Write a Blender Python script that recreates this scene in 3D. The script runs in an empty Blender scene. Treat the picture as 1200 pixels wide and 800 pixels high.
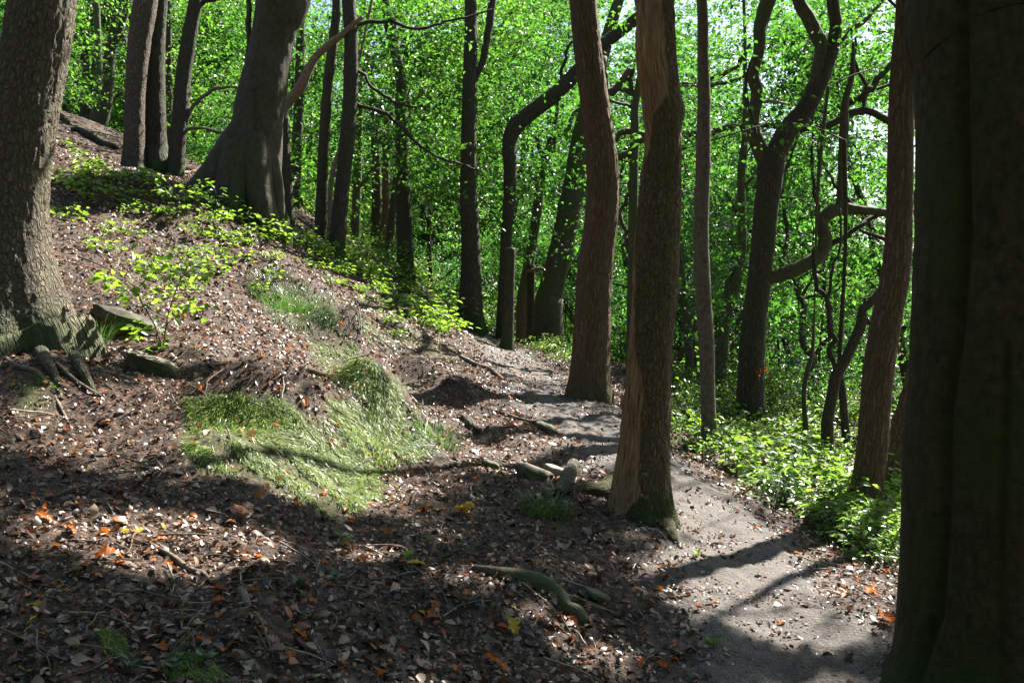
import bpy, math, random
import numpy as np
from mathutils import Vector, Matrix, Euler

SC = bpy.context.scene
COL = SC.collection
R = math.radians
rng = np.random.default_rng(11)
random.seed(11)

# ------------------------------------------------------------------ camera, sky, sun, exposure
CAMZ = 1.6
F = 1167.0                       # focal length in photograph pixels (35 mm lens)
cam_data = bpy.data.cameras.new('camera')
cam_data.lens = 35.0
cam_data.sensor_width = 36.0
cam_data.clip_start = 0.05
cam_data.clip_end = 2000.0
cam = bpy.data.objects.new('camera', cam_data)
cam.location = (0, 0, CAMZ)
cam.rotation_euler = (R(90), 0, 0)
COL.objects.link(cam)
SC.camera = cam

SUN_EL, SUN_AZ = 46.0, 40.0      # degrees; azimuth from +Y (view direction) towards +X
world = bpy.data.worlds.new('World')
SC.world = world
world.use_nodes = True
wn = world.node_tree
bgn = wn.nodes['Background']
sky = wn.nodes.new('ShaderNodeTexSky')
sky.sky_type = 'NISHITA'
sky.sun_disc = False
sky.sun_elevation = R(SUN_EL)
sky.sun_rotation = R(SUN_AZ)
sky.air_density = 1.0
sky.dust_density = 1.5
wn.links.new(sky.outputs['Color'], bgn.inputs['Color'])
bgn.inputs['Strength'].default_value = 0.05

sun_data = bpy.data.lights.new('sun', 'SUN')
sun_data.energy = 5.0
sun_data.angle = R(0.55)
sun_data.color = (1.0, 0.95, 0.87)
sun = bpy.data.objects.new('sun', sun_data)
S = np.array([math.cos(R(SUN_EL)) * math.sin(R(SUN_AZ)), math.cos(R(SUN_EL)) * math.cos(R(SUN_AZ)), math.sin(R(SUN_EL))])
sun.rotation_euler = Vector((-S[0], -S[1], -S[2])).to_track_quat('-Z', 'Y').to_euler()
sun.location = (12, 14, 25)
COL.objects.link(sun)

vs = SC.view_settings
vs.view_transform = 'Standard'
vs.look = 'None'
vs.exposure = 2.2
vs.gamma = 1.0
vs.use_curve_mapping = False
SC.render.engine = 'CYCLES'
cy = SC.cycles
cy.max_bounces = 6
cy.diffuse_bounces = 3
cy.glossy_bounces = 2
cy.transmission_bounces = 4
cy.transparent_max_bounces = 4
cy.caustics_reflective = False
cy.caustics_refractive = False
cy.sample_clamp_indirect = 6.0
cy.use_denoising = True

# ------------------------------------------------------------------ small maths
def W(u, v, d):
    return np.array([(u - 600.0) / F * d, d, CAMZ + (400.0 - v) / F * d])

def _hash(i, j, k):
    h = (i.astype(np.int64) * 374761393 + j.astype(np.int64) * 668265263 + k.astype(np.int64) * 2147483647) & 0xFFFFFFFF
    h = ((h ^ (h >> 13)) * 1274126177) & 0xFFFFFFFF
    h = ((h ^ (h >> 16)) * 2246822519) & 0xFFFFFFFF
    return (h ^ (h >> 15)).astype(np.float64) / 4294967295.0

def vnoise(p):
    """value noise in -1..1 at points p (N,3)"""
    p = np.asarray(p, dtype=np.float64)
    i = np.floor(p).astype(np.int64)
    f = p - i
    f = f * f * (3 - 2 * f)
    x, y, z = i[:, 0], i[:, 1], i[:, 2]
    r = 0
    for a in (0, 1):
        wx = f[:, 0] if a else 1 - f[:, 0]
        for b in (0, 1):
            wy = f[:, 1] if b else 1 - f[:, 1]
            for c in (0, 1):
                wz = f[:, 2] if c else 1 - f[:, 2]
                r = r + wx * wy * wz * _hash(x + a, y + b, z + c)
    return r * 2 - 1

def fbm(p, octaves=4):
    p = np.asarray(p, dtype=np.float64)
    s, a = 0, 1.0
    for o in range(octaves):
        s = s + a * vnoise(p * (2 ** o) + 17.3 * o)
        a *= 0.5
    return s / 1.9

def norm(v):
    return v / (np.linalg.norm(v, axis=-1, keepdims=True) + 1e-12)

def in_poly(u, v, poly):
    poly = np.asarray(poly, float)
    inside = np.zeros(u.shape, bool)
    n = len(poly)
    for a in range(n):
        x1, y1 = poly[a]
        x2, y2 = poly[(a + 1) % n]
        c = ((y1 > v) != (y2 > v)) & (u < (x2 - x1) * (v - y1) / (y2 - y1 + 1e-9) + x1)
        inside ^= c
    return inside

# ------------------------------------------------------------------ ground height
CTRL = [(0,800,3.4),(300,800,3.75),(600,800,4.2),(900,800,4.7),(1150,800,4.75),
 (0,690,4.15),(300,690,4.5),(600,690,5.2),(900,700,5.7),(1080,720,5.9),
 (0,600,5.0),(250,600,5.5),(500,620,6.0),(640,600,6.9),(750,600,7.2),(850,620,7.3),(1000,650,7.4),
 (0,480,6.8),(200,480,7.3),(400,500,8.0),(550,520,8.9),(690,475,11.2),(700,520,9.3),(800,560,8.6),(640,450,12.8),
 (50,410,8.2),(200,400,9.0),(350,400,10.4),(600,413,17.0),(545,388,21.0),(470,440,11.0),(540,440,12.2),
 (60,200,13.5),(200,280,12.8),(350,330,13.4),(450,380,14.0),(283,248,15.5),(155,198,18.0),(60,128,23.0),
 (337,262,17.5),(395,300,17.0),(476,330,19.5),(498,333,20.5),(551,386,20.5),(210,208,18.0),(120,155,24.0),
 (440,298,25.0),(1010,592,9.0),(835,500,12.0),(880,490,14.0),(950,560,11.0),(1050,560,9.8),(1000,530,13.0),(860,468,16),(950,487,15),(1040,502,14),(950,468,18.5),(800,440,17.5),(730,425,18)]
pts = [W(*c) for c in CTRL]
pts += [np.array(p, float) for p in [(-30,8,9.5),(-20,6,6.6),(-20,25,9.0),(-14,32,6.2),(-6,32,2.2),(-2,34,.8),(5,32,-3.0),(12,30,-6.0),(12,20,-3.8),
        (25,30,-11),(26,5,-5.0),(10,5,-2.6),(6,2,-1.5),(5.5,6,-.95),(-10,3,3.0),(-6,4,1.35),(-3,2,.55),(0,0,-.02),(2,1,-.2),(0,62,-1),(-25,62,7),(32,62,-9),
        (0,-10,-.6),(-15,-10,4.5),(15,-10,-4),(-28,45,10),(40,30,-10)]]
pts = np.array(pts)
_cx, _cz = pts[:, :2], pts[:, 2]
def _phi(r2):
    return 0.5 * r2 * np.log(r2 + 1e-9)
def _fit():
    n = len(_cx)
    d2 = ((_cx[:, None] - _cx[None]) ** 2).sum(-1)
    A = np.zeros((n + 3, n + 3))
    A[:n, :n] = _phi(d2) + np.eye(n) * 0.6
    A[:n, n] = 1
    A[:n, n + 1:] = _cx
    A[n:, :n] = A[:n, n:].T
    return np.linalg.solve(A, np.concatenate([_cz, np.zeros(3)]))
_w = _fit()
MOUNDS = []                        # (x, y, radius, height)
def H_base(x, y):
    x = np.clip(np.asarray(x, float), -34, 42)
    y = np.clip(np.asarray(y, float), -12, 64)
    sh = x.shape
    q = np.stack([x.ravel(), y.ravel()], 1)
    out = np.empty(len(q))
    n = len(_cx)
    for a in range(0, len(q), 40000):
        b = q[a:a + 40000]
        d2 = (b[:, 0:1] - _cx[None, :, 0]) ** 2 + (b[:, 1:2] - _cx[None, :, 1]) ** 2
        out[a:a + 40000] = _phi(d2) @ _w[:n] + _w[n] + b @ _w[n + 1:]
    return out.reshape(sh)

PATH_PX = [(960,860),(948,800),(930,750),(895,700),(858,645),(815,590),(755,545),(705,505),(665,478),(640,452),(612,425),(582,404),(548,389)]
PATH_XY = None
def path_dist(x, y):
    d = np.full(np.shape(x), 1e9)
    for a in range(len(PATH_XY) - 1):
        p, q = PATH_XY[a], PATH_XY[a + 1]
        e = q - p
        t = np.clip(((x - p[0]) * e[0] + (y - p[1]) * e[1]) / (e @ e), 0, 1)
        d = np.minimum(d, np.hypot(x - p[0] - t * e[0], y - p[1] - t * e[1]))
    return d

def H(x, y, fine=True):
    x = np.asarray(x, float); y = np.asarray(y, float)
    z = H_base(x, y)
    q = np.stack([x.ravel(), y.ravel(), np.zeros(x.size)], 1)
    m = 1.0
    if PATH_XY is not None:
        pdist = path_dist(x, y)
        m = np.clip((pdist - 0.15) / 0.6, 0.15, 1)
        z = z - 0.05 * np.clip(1 - pdist / 0.6, 0, 1)
    z = z + (0.11 * fbm(q * 1.1, 2).reshape(x.shape) + 0.05 * fbm(q * 3.6 + 5, 2).reshape(x.shape)) * m
    if fine:
        z = z + 0.018 * fbm(q * 14 + 9, 2).reshape(x.shape) * np.clip(m + .2, 0, 1)
    for (mx, my, mr, mh, st) in MOUNDS:      # mounds are steeper on their downhill side
        dx, dy = x - mx, y - my
        rr = np.sqrt(dx * dx + dy * dy) / mr
        z = z + mh * np.exp(-rr ** 2.5) * (1 - st * np.clip(dx / mr, 0, 1))
    return z

GX0, GX1, GY0, GY1, GS = -36.0, 44.0, -12.0, 66.0, 0.1
HG = None
def build_hgrid():
    global HG
    xs = np.arange(GX0, GX1 + GS, GS); ys = np.arange(GY0, GY1 + GS, GS)
    X, Y = np.meshgrid(xs, ys, indexing='ij')
    # coarse evaluation of the smooth part, fine noise left out
    HG = H(X, Y, fine=False)
def Hq(x, y):
    fx = np.clip((np.asarray(x) - GX0) / GS, 0, HG.shape[0] - 1.001)
    fy = np.clip((np.asarray(y) - GY0) / GS, 0, HG.shape[1] - 1.001)
    i = fx.astype(int); j = fy.astype(int)
    a = fx - i; b = fy - j
    return (HG[i, j] * (1 - a) * (1 - b) + HG[i + 1, j] * a * (1 - b) + HG[i, j + 1] * (1 - a) * b + HG[i + 1, j + 1] * a * b)

_TD = np.concatenate([np.arange(2.2, 14, 0.04), np.arange(14, 40, 0.1)])
def hit(u, v):
    """first ground point seen through photograph pixels (arrays) -> (N,3)"""
    u = np.atleast_1d(np.asarray(u, float)); v = np.atleast_1d(np.asarray(v, float))
    D = _TD[None]
    X = (u[:, None] - 600) / F * D
    Z = CAMZ + (400 - v[:, None]) / F * D
    below = Z < Hq(X, np.broadcast_to(D, X.shape))
    k = np.where(below.any(1), below.argmax(1), len(_TD) - 1)
    d = _TD[k]
    x = (u - 600) / F * d
    return np.stack([x, d, Hq(x, d)], 1)
def hit1(u, v):
    return hit([u], [v])[0]

build_hgrid()
PATH_XY = np.array([hit1(*p)[:2] for p in PATH_PX[1:]])
PATH_XY = np.concatenate([[PATH_XY[0] + (PATH_XY[0] - PATH_XY[1]) * 3 + np.array([-.6, -1.5])], PATH_XY])
for (u, v, r, h, st) in [(300,490,.55,.22,.5),(365,520,.55,.24,.6),(300,550,.45,.12,.3),(447,492,.5,.36,.8),(418,412,.55,.36,.8),(500,445,.4,.16,.6),(475,395,.5,.16,.6),(530,465,.3,.12,.5),(250,420,.5,.1,.4),(345,345,.8,.28,.5),(640,585,.3,.10,.6),
                     (60,455,.55,.14,.2),(150,372,.5,.14,.4),(380,450,.5,.08,.2),(560,470,.4,.09,.5),(620,520,.35,.07,.5),(215,540,.5,.05,.2),
                     (290,730,.35,.05,.2),(120,745,.3,.05,.2),(600,700,.35,.06,.3),(240,250,.9,.18,.4),(150,230,.8,.2,.4)]:
    p = hit1(u, v)
    MOUNDS.append((p[0], p[1], r, h * (1.4 if h > .13 else 1.1), st))
build_hgrid()

# ------------------------------------------------------------------ objects
def mesh_np(name, V, faces, mats=None, smooth=True, attrs=None, fmat=None):
    """faces: list of (K,n) integer arrays"""
    me = bpy.data.meshes.new(name)
    V = np.asarray(V, np.float32)
    me.vertices.add(len(V))
    me.vertices.foreach_set('co', V.ravel())
    faces = [np.asarray(f, np.int32) for f in faces if len(f)]
    loops = np.concatenate([f.ravel() for f in faces]) if faces else np.zeros(0, np.int32)
    tot = np.concatenate([np.full(len(f), f.shape[1], np.int32) for f in faces])
    start = np.concatenate([[0], np.cumsum(tot)[:-1]]).astype(np.int32)
    me.loops.add(len(loops))
    me.loops.foreach_set('vertex_index', loops)
    me.polygons.add(len(tot))
    me.polygons.foreach_set('loop_start', start)
    me.polygons.foreach_set('loop_total', tot)
    me.polygons.foreach_set('use_smooth', np.full(len(tot), smooth, bool))
    if mats is not None:
        for m in (mats if isinstance(mats, (list, tuple)) else [mats]):
            me.materials.append(m)
    if fmat is not None:
        me.polygons.foreach_set('material_index', np.asarray(fmat, np.int32))
    me.update(calc_edges=True)
    for k, a in (attrs or {}).items():
        a = np.asarray(a, np.float32)
        if a.ndim == 2:
            at = me.attributes.new(k, 'FLOAT_VECTOR', 'POINT'); at.data.foreach_set('vector', a.ravel())
        else:
            at = me.attributes.new(k, 'FLOAT', 'POINT'); at.data.foreach_set('value', a)
    return me

def link(name, me, parent=None, loc=None):
    o = bpy.data.objects.new(name, me)
    COL.objects.link(o)
    if parent is not None:
        o.parent = parent
    if loc is not None:
        o.location = loc
    return o

def tag(o, label=None, cat=None, group=None, kind=None):
    if label: o['label'] = label
    if cat: o['category'] = cat
    if group: o['group'] = group
    if kind: o['kind'] = kind
    return o

def thing(name, label, cat, loc, group=None):
    o = bpy.data.objects.new(name, None)
    o.empty_display_size = 0.1
    COL.objects.link(o)
    o.location = [float(c) for c in loc]
    return tag(o, label, cat, group)

def copy_tree(src, loc, rot=None, scale=None, label=None, group=None):
    c = src.copy(); COL.objects.link(c)
    c.location = [float(a) for a in loc]
    if rot is not None: c.rotation_euler = rot
    if scale is not None: c.scale = (scale,) * 3
    if label: c['label'] = label
    if group: c['group'] = group
    for ch in list(src.children):
        d = ch.copy(); COL.objects.link(d); d.parent = c
    return c

# ------------------------------------------------------------------ materials
class NT:
    def __init__(self, name):
        self.m = bpy.data.materials.new(name)
        self.m.use_nodes = True
        self.t = self.m.node_tree
        self.t.nodes.clear()
        self.out = self.n('ShaderNodeOutputMaterial')
    def n(self, typ, **kw):
        nd = self.t.nodes.new(typ)
        for k, v in kw.items():
            setattr(nd, k, v)
        return nd
    def l(self, a, b):
        self.t.links.new(a, b)
    def ramp(self, fac, stops):
        r = self.n('ShaderNodeValToRGB')
        e = r.color_ramp.elements
        while len(e) < len(stops): e.new(0.5)
        for s, (p, c) in zip(e, stops):
            s.position = p
            s.color = (c[0], c[1], c[2], 1) if len(c) == 3 else c
        self.l(fac, r.inputs['Fac'])
        return r.outputs['Color']
    def noise(self, vec, scale, detail=4, rough=.55):
        n = self.n('ShaderNodeTexNoise')
        n.inputs['Scale'].default_value = scale
        n.inputs['Detail'].default_value = detail
        n.inputs['Roughness'].default_value = rough
        if vec is not None: self.l(vec, n.inputs['Vector'])
        return n.outputs['Fac']
    def mix(self, fac, a, b, mode='MIX'):
        x = self.n('ShaderNodeMix', data_type='RGBA', blend_type=mode)
        for i, s in ((0, fac), (6, a), (7, b)):
            if hasattr(s, 'links'): self.l(s, x.inputs[i])
            elif i == 0: x.inputs[0].default_value = s
            else: x.inputs[i].default_value = (s[0], s[1], s[2], 1)
        return x.outputs[2]
    def math(self, op, a, b=None, clamp=False):
        x = self.n('ShaderNodeMath', operation=op, use_clamp=clamp)
        for i, s in ((0, a), (1, b)):
            if s is None: continue
            if hasattr(s, 'links'): self.l(s, x.inputs[i])
            else: x.inputs[i].default_value = s
        return x.outputs[0]
    def maprange(self, v, a, b, c=0., d=1.):
        x = self.n('ShaderNodeMapRange')
        self.l(v, x.inputs[0])
        for i, s in zip((1, 2, 3, 4), (a, b, c, d)): x.inputs[i].default_value = s
        return x.outputs[0]
    def bump(self, height, strength, dist, prev=None):
        b = self.n('ShaderNodeBump')
        b.inputs['Strength'].default_value = strength
        b.inputs['Distance'].default_value = dist
        self.l(height, b.inputs['Height'])
        if prev is not None: self.l(prev, b.inputs['Normal'])
        return b.outputs['Normal']
    def principled(self, col, rough=.7, spec=.3, normal=None):
        p = self.n('ShaderNodeBsdfPrincipled')
        if hasattr(col, 'links'): self.l(col, p.inputs['Base Color'])
        else: p.inputs['Base Color'].default_value = (*col, 1)
        if hasattr(rough, 'links'): self.l(rough, p.inputs['Roughness'])
        else: p.inputs['Roughness'].default_value = rough
        p.inputs['Specular IOR Level'].default_value = spec
        if normal is not None: self.l(normal, p.inputs['Normal'])
        return p
    def done(self, sh):
        self.l(sh.outputs[0] if hasattr(sh, 'outputs') else sh, self.out.inputs['Surface'])
        return self.m

def attr(nt, name, vec=True):
    a = nt.n('ShaderNodeAttribute', attribute_name=name)
    return a.outputs['Vector'] if vec else a.outputs['Fac']

def mapping(nt, vec, scale):
    m = nt.n('ShaderNodeMapping')
    m.inputs['Scale'].default_value = scale
    nt.l(vec, m.inputs['Vector'])
    return m.outputs['Vector']

def bark_material(name, dark, light, moss=(.05, .085, .02), moss_amt=.35, style='oak', fine=1.0, bare=False, stretch=.22, lichen=.22):
    nt = NT(name)
    co = attr(nt, 'bark_co')
    if style == 'oak':
        wob = nt.n('ShaderNodeTexNoise'); wob.inputs['Scale'].default_value = 7.0; wob.inputs['Detail'].default_value = 3
        nt.l(co, wob.inputs['Vector'])
        wv = nt.n('ShaderNodeVectorMath', operation='MULTIPLY_ADD')
        nt.l(wob.outputs['Color'], wv.inputs[0]); wv.inputs[1].default_value = (.05, .05, .16); nt.l(co, wv.inputs[2])
        st = mapping(nt, wv.outputs[0], (30 * fine, 30 * fine, 30 * fine * stretch))
        vo = nt.n('ShaderNodeTexVoronoi', feature='DISTANCE_TO_EDGE')
        vo.inputs['Scale'].default_value = 1.0
        nt.l(st, vo.inputs['Vector'])
        plate = nt.maprange(vo.outputs['Distance'], 0.0, 0.22)
        rn = nt.noise(mapping(nt, wv.outputs[0], (48 * fine, 48 * fine, 48 * fine * stretch * .6)), 1.0, 3, .5)
        ridge = nt.maprange(nt.math('ABSOLUTE', nt.math('SUBTRACT', rn, .5)), 0.0, .16)
        plate = nt.math('MULTIPLY', plate, nt.math('ADD', nt.math('MULTIPLY', ridge, .75), .25))
        gr = nt.noise(mapping(nt, co, (110, 110, 45)), 1.0, 5, .65)
        hgt = nt.math('ADD', plate, nt.math('MULTIPLY', gr, .5))
        tone = nt.math('ADD', nt.math('MULTIPLY', plate, .42), nt.math('MULTIPLY', gr, .75))
        strength, dist = 1.0, .035
    else:
        st = mapping(nt, co, (14 * fine, 14 * fine, 9 * fine))
        gr = nt.noise(st, 1.0, 6, .62)
        wr = nt.noise(mapping(nt, co, (8, 8, 60)), 1.0, 2)
        hgt = nt.math('ADD', gr, nt.math('MULTIPLY', wr, .35))
        tone = gr
        strength, dist = .8, .018
    col = nt.ramp(tone, [(.25, dark), (.8, light)])
    big = nt.noise(mapping(nt, co, (2.4, 2.4, 1.1)), 1.0, 4)
    lich = nt.maprange(nt.noise(mapping(nt, co, (26, 26, 20)), 1.0, 4), .58, .72)
    col = nt.mix(nt.math('MULTIPLY', lich, lichen), col, (.26, .27, .22))
    mm = nt.math('MULTIPLY', nt.maprange(big, .42, .68), moss_amt)
    col = nt.mix(mm, col, moss)
    foot = attr(nt, 'foot', False)
    mf = nt.math('MULTIPLY', nt.maprange(nt.math('ADD', foot, nt.math('MULTIPLY', big, .6)), .85, 1.25), min(1, moss_amt * 2))
    col = nt.mix(mf, col, (moss[0] * .8, moss[1] * 1.0, moss[2]))
    normal = nt.bump(hgt, strength, dist)
    if bare:
        b = attr(nt, 'bare', False)
        grain = nt.noise(mapping(nt, co, (60, 60, 4.5)), 1.0, 6, .65)
        wood = nt.ramp(grain, [(.3, (.06, .030, .014)), (.46, (.24, .125, .060)), (.62, (.40, .245, .14)), (.75, (.56, .41, .28))])
        stain = nt.noise(mapping(nt, co, (9, 9, 2.2)), 1.0, 4)
        wood = nt.mix(nt.math('MULTIPLY', nt.maprange(stain, .5, .7), .55), wood, (.16, .12, .07))
        col = nt.mix(b, col, wood)
        hh = nt.mix(b, hgt, nt.math('MULTIPLY', grain, .7))
        normal = nt.bump(hh, 1.0, .03)
    return nt.done(nt.principled(col, .82, .22, normal))

def leaf_material(name, stops, trans, t_amt=.5, gloss=.10, rough=.38, vary=False):
    """two-sided leaf: diffuse, light passing through, and a thin sheen; each leaf has its own tone"""
    nt = NT(name)
    g = nt.n('ShaderNodeNewGeometry')
    rnd = g.outputs['Random Per Island']
    col = nt.ramp(rnd, stops)
    if vary:                                # every tree has its own green
        oi = nt.n('ShaderNodeObjectInfo').outputs['Random']
        col = nt.mix(1.0, col, nt.ramp(oi, [(0, (.45, .60, .62)), (.35, (.75, .85, .8)), (.7, (1, 1, 1)), (1, (1.15, 1.05, .9))]), 'MULTIPLY')
        trans = nt.mix(1.0, trans, nt.ramp(oi, [(0, (.40, .58, .7)), (.35, (.70, .82, .9)), (.7, (1, 1, 1)), (1, (1.2, 1.05, .9))]), 'MULTIPLY')
    dk = nt.maprange(rnd, 0.0, .8, .12, .62)
    tcol = nt.mix(dk, col, trans)
    d = nt.n('ShaderNodeBsdfDiffuse'); nt.l(col, d.inputs['Color'])
    t = nt.n('ShaderNodeBsdfTranslucent'); nt.l(tcol, t.inputs['Color'])
    m = nt.n('ShaderNodeMixShader'); m.inputs[0].default_value = t_amt
    nt.l(d.outputs[0], m.inputs[1]); nt.l(t.outputs[0], m.inputs[2])
    gl = nt.n('ShaderNodeBsdfGlossy'); gl.inputs['Roughness'].default_value = rough
    lw = nt.n('ShaderNodeLayerWeight'); lw.inputs['Blend'].default_value = .5
    fc = nt.math('POWER', lw.outputs['Facing'], 4.0)
    m2 = nt.n('ShaderNodeMixShader')
    nt.l(nt.math('ADD', nt.math('MULTIPLY', fc, gloss), gloss * .28, True), m2.inputs[0])
    nt.l(m.outputs[0], m2.inputs[1]); nt.l(gl.outputs[0], m2.inputs[2])
    return nt.done(m2.outputs[0])

M = {}
M['oak_bark'] = bark_material('oak_bark', (.024, .018, .012), (.27, .215, .15), moss_amt=.25, fine=.85, stretch=.42)
M['oak_bark_warm'] = bark_material('oak_bark_warm', (.034, .020, .011), (.33, .215, .125), moss_amt=.22, fine=1.0, stretch=.13)
M['oak_bark_far'] = bark_material('oak_bark_far', (.030, .024, .018), (.15, .125, .095), moss_amt=.5, fine=.8)
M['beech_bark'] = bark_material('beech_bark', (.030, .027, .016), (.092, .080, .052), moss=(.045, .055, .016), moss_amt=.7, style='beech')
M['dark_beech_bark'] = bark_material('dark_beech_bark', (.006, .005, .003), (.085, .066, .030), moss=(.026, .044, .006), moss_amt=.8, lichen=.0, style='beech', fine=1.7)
M['stripped_bark'] = bark_material('stripped_bark', (.028, .018, .009), (.30, .205, .105), moss=(.085, .080, .022), moss_amt=.5, fine=1.3, stretch=.3, bare=True)
M['thin_bark'] = bark_material('thin_bark', (.06, .045, .035), (.22, .175, .14), moss_amt=.3, style='beech', fine=2.2)
M['mossy_bark'] = bark_material('mossy_bark', (.035, .032, .02), (.14, .125, .085), moss=(.06, .095, .018), moss_amt=1.0, style='beech', fine=1.6)
M['dead_wood'] = bark_material('dead_wood', (.09, .055, .035), (.36, .255, .17), moss_amt=.05, style='beech', fine=2.5)
M['twig_wood'] = bark_material('twig_wood', (.07, .05, .038), (.26, .21, .165), moss_amt=.15, style='beech', fine=4)
M['pale_wood'] = bark_material('pale_wood', (.22, .17, .12), (.52, .45, .36), moss_amt=0, style='beech', fine=4)
GREEN = [(0, (.012, .040, .008)), (.4, (.028, .085, .014)), (.75, (.065, .145, .020)), (1, (.12, .19, .025))]
M['canopy_leaf'] = leaf_material('canopy_leaf', GREEN, (.17, .47, .035), .58, gloss=.16, rough=.38, vary=True)
M['far_leaf'] = leaf_material('far_leaf', [(0, (.012, .042, .009)), (.4, (.03, .090, .014)), (.75, (.07, .155, .022)), (1, (.13, .21, .028))], (.17, .48, .04), .6, gloss=.14, rough=.4, vary=True)
M['shrub_leaf'] = leaf_material('shrub_leaf', [(0, (.035, .10, .014)), (.6, (.10, .205, .026)), (.97, (.18, .29, .04)), (1, (.3, .22, .03))], (.34, .60, .04), .55, gloss=.15, rough=.33)
M['sapling_leaf'] = leaf_material('sapling_leaf', [(0, (.07, .16, .018)), (1, (.16, .27, .03))], (.40, .66, .04), .58, gloss=.12)
M['dark_leaf'] = leaf_material('dark_leaf', [(0, (.018, .055, .016)), (1, (.04, .11, .025))], (.06, .16, .02), .25, gloss=.25, rough=.3)
M['moss_blade'] = leaf_material('moss_blade', [(0, (.03, .05, .010)), (.25, (.10, .15, .025)), (.65, (.19, .29, .045)), (1, (.30, .38, .10))], (.32, .44, .07), .4, gloss=.12)
M['grass_blade'] = leaf_material('grass_blade', [(0, (.03, .085, .014)), (1, (.08, .19, .03))], (.14, .32, .03), .4, gloss=.15)
M['litter_leaf'] = leaf_material('litter_leaf', [(0, (.014, .008, .005)), (.4, (.052, .028, .016)), (.66, (.130, .072, .042)), (.84, (.30, .195, .135)), (.93, (.46, .34, .25)), (.955, (.24, .07, .014)), (1, (.36, .10, .014))],
                              (.25, .09, .028), .22, gloss=.2, rough=.40)
M['orange_leaf'] = leaf_material('orange_leaf', [(0, (.32, .055, .010)), (1, (.52, .15, .015))], (.62, .18, .015), .4)
M['yellow_leaf'] = leaf_material('yellow_leaf', [(0, (.50, .30, .03)), (1, (.62, .46, .05))], (.65, .45, .04), .4)
M['brown_leaf'] = leaf_material('brown_leaf', [(0, (.13, .070, .045)), (.5, (.22, .13, .085)), (1, (.33, .21, .14))], (.32, .16, .07), .25, gloss=.2)

def stone_material(name='stone', moss=.75, lo=(.09, .08, .065), hi=(.24, .215, .175)):
    nt = NT(name)
    tc = nt.n('ShaderNodeTexCoord').outputs['Object']
    a = nt.noise(tc, 9, 6); b = nt.noise(tc, 3, 4)
    col = nt.ramp(a, [(.3, lo), (.7, hi)])
    col = nt.mix(nt.math('MULTIPLY', nt.maprange(b, .45, .62), moss), col, (.06, .08, .022))
    return nt.done(nt.principled(col, .85, .25, nt.bump(a, .7, .02)))
M['stone'] = stone_material('stone', .7, (.06, .052, .04), (.19, .165, .125))
M['hollow_shade_stone'] = stone_material('hollow_shade_stone', .8, (.025, .022, .016), (.085, .075, .055))  # dark tone paints in the shade of the hollow under the sapling
M['buff_stone'] = stone_material('buff_stone', .1, (.22, .18, .13), (.40, .34, .26))

def ground_material():
    nt = NT('forest_floor')
    tc = nt.n('ShaderNodeTexCoord').outputs['Object']
    n1 = nt.noise(tc, 38, 6, .65); n2 = nt.noise(tc, 1.6, 4); n3 = nt.noise(tc, 160, 3)
    vo = nt.n('ShaderNodeTexVoronoi', feature='F1'); vo.inputs['Scale'].default_value = 34; vo.inputs['Randomness'].default_value = 1
    nt.l(tc, vo.inputs['Vector'])
    col = nt.ramp(n1, [(.28, (.010, .007, .005)), (.5, (.038, .024, .016)), (.72, (.115, .074, .050))])
    sep = nt.n('ShaderNodeSeparateColor'); nt.l(vo.outputs['Color'], sep.inputs[0])
    col = nt.mix(nt.maprange(sep.outputs[0], .62, .97), col, (.16, .098, .064))
    col = nt.mix(nt.math('MULTIPLY', nt.maprange(n2, .5, .75), .4), col, (.05, .04, .022))
    so = attr(nt, 'soil', False)
    s1 = nt.noise(tc, 70, 6, .72); s2 = nt.noise(tc, 3.2, 4); s3 = nt.noise(tc, 15, 5, .6)
    sc_ = nt.ramp(s1, [(.32, (.030, .023, .018)), (.68, (.205, .182, .164))])
    sc_ = nt.mix(nt.math('MULTIPLY', nt.maprange(s2, .42, .66), .65), sc_, (.050, .038, .029))
    sc_ = nt.mix(nt.math('MULTIPLY', nt.maprange(s3, .55, .72), .45), sc_, (.21, .175, .155))
    sf = nt.maprange(nt.math('ADD', so, nt.math('MULTIPLY', nt.math('SUBTRACT', s3, .5), 1.2)), .25, .75)
    col = nt.mix(sf, col, sc_)
    mo = attr(nt, 'moss', False)
    mg = nt.ramp(n1, [(.3, (.030, .034, .010)), (.7, (.105, .13, .038))])
    mf = nt.maprange(nt.math('ADD', mo, nt.math('MULTIPLY', nt.math('SUBTRACT', n1, .5), 1.1)), .35, .65)
    col = nt.mix(nt.math('MULTIPLY', mf, .6), col, mg)
    h = nt.math('ADD', n1, nt.math('MULTIPLY', n3, .3))
    return nt.done(nt.principled(col, .8, .25, nt.bump(h, 1.0, .03)))
M['ground'] = ground_material()

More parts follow.
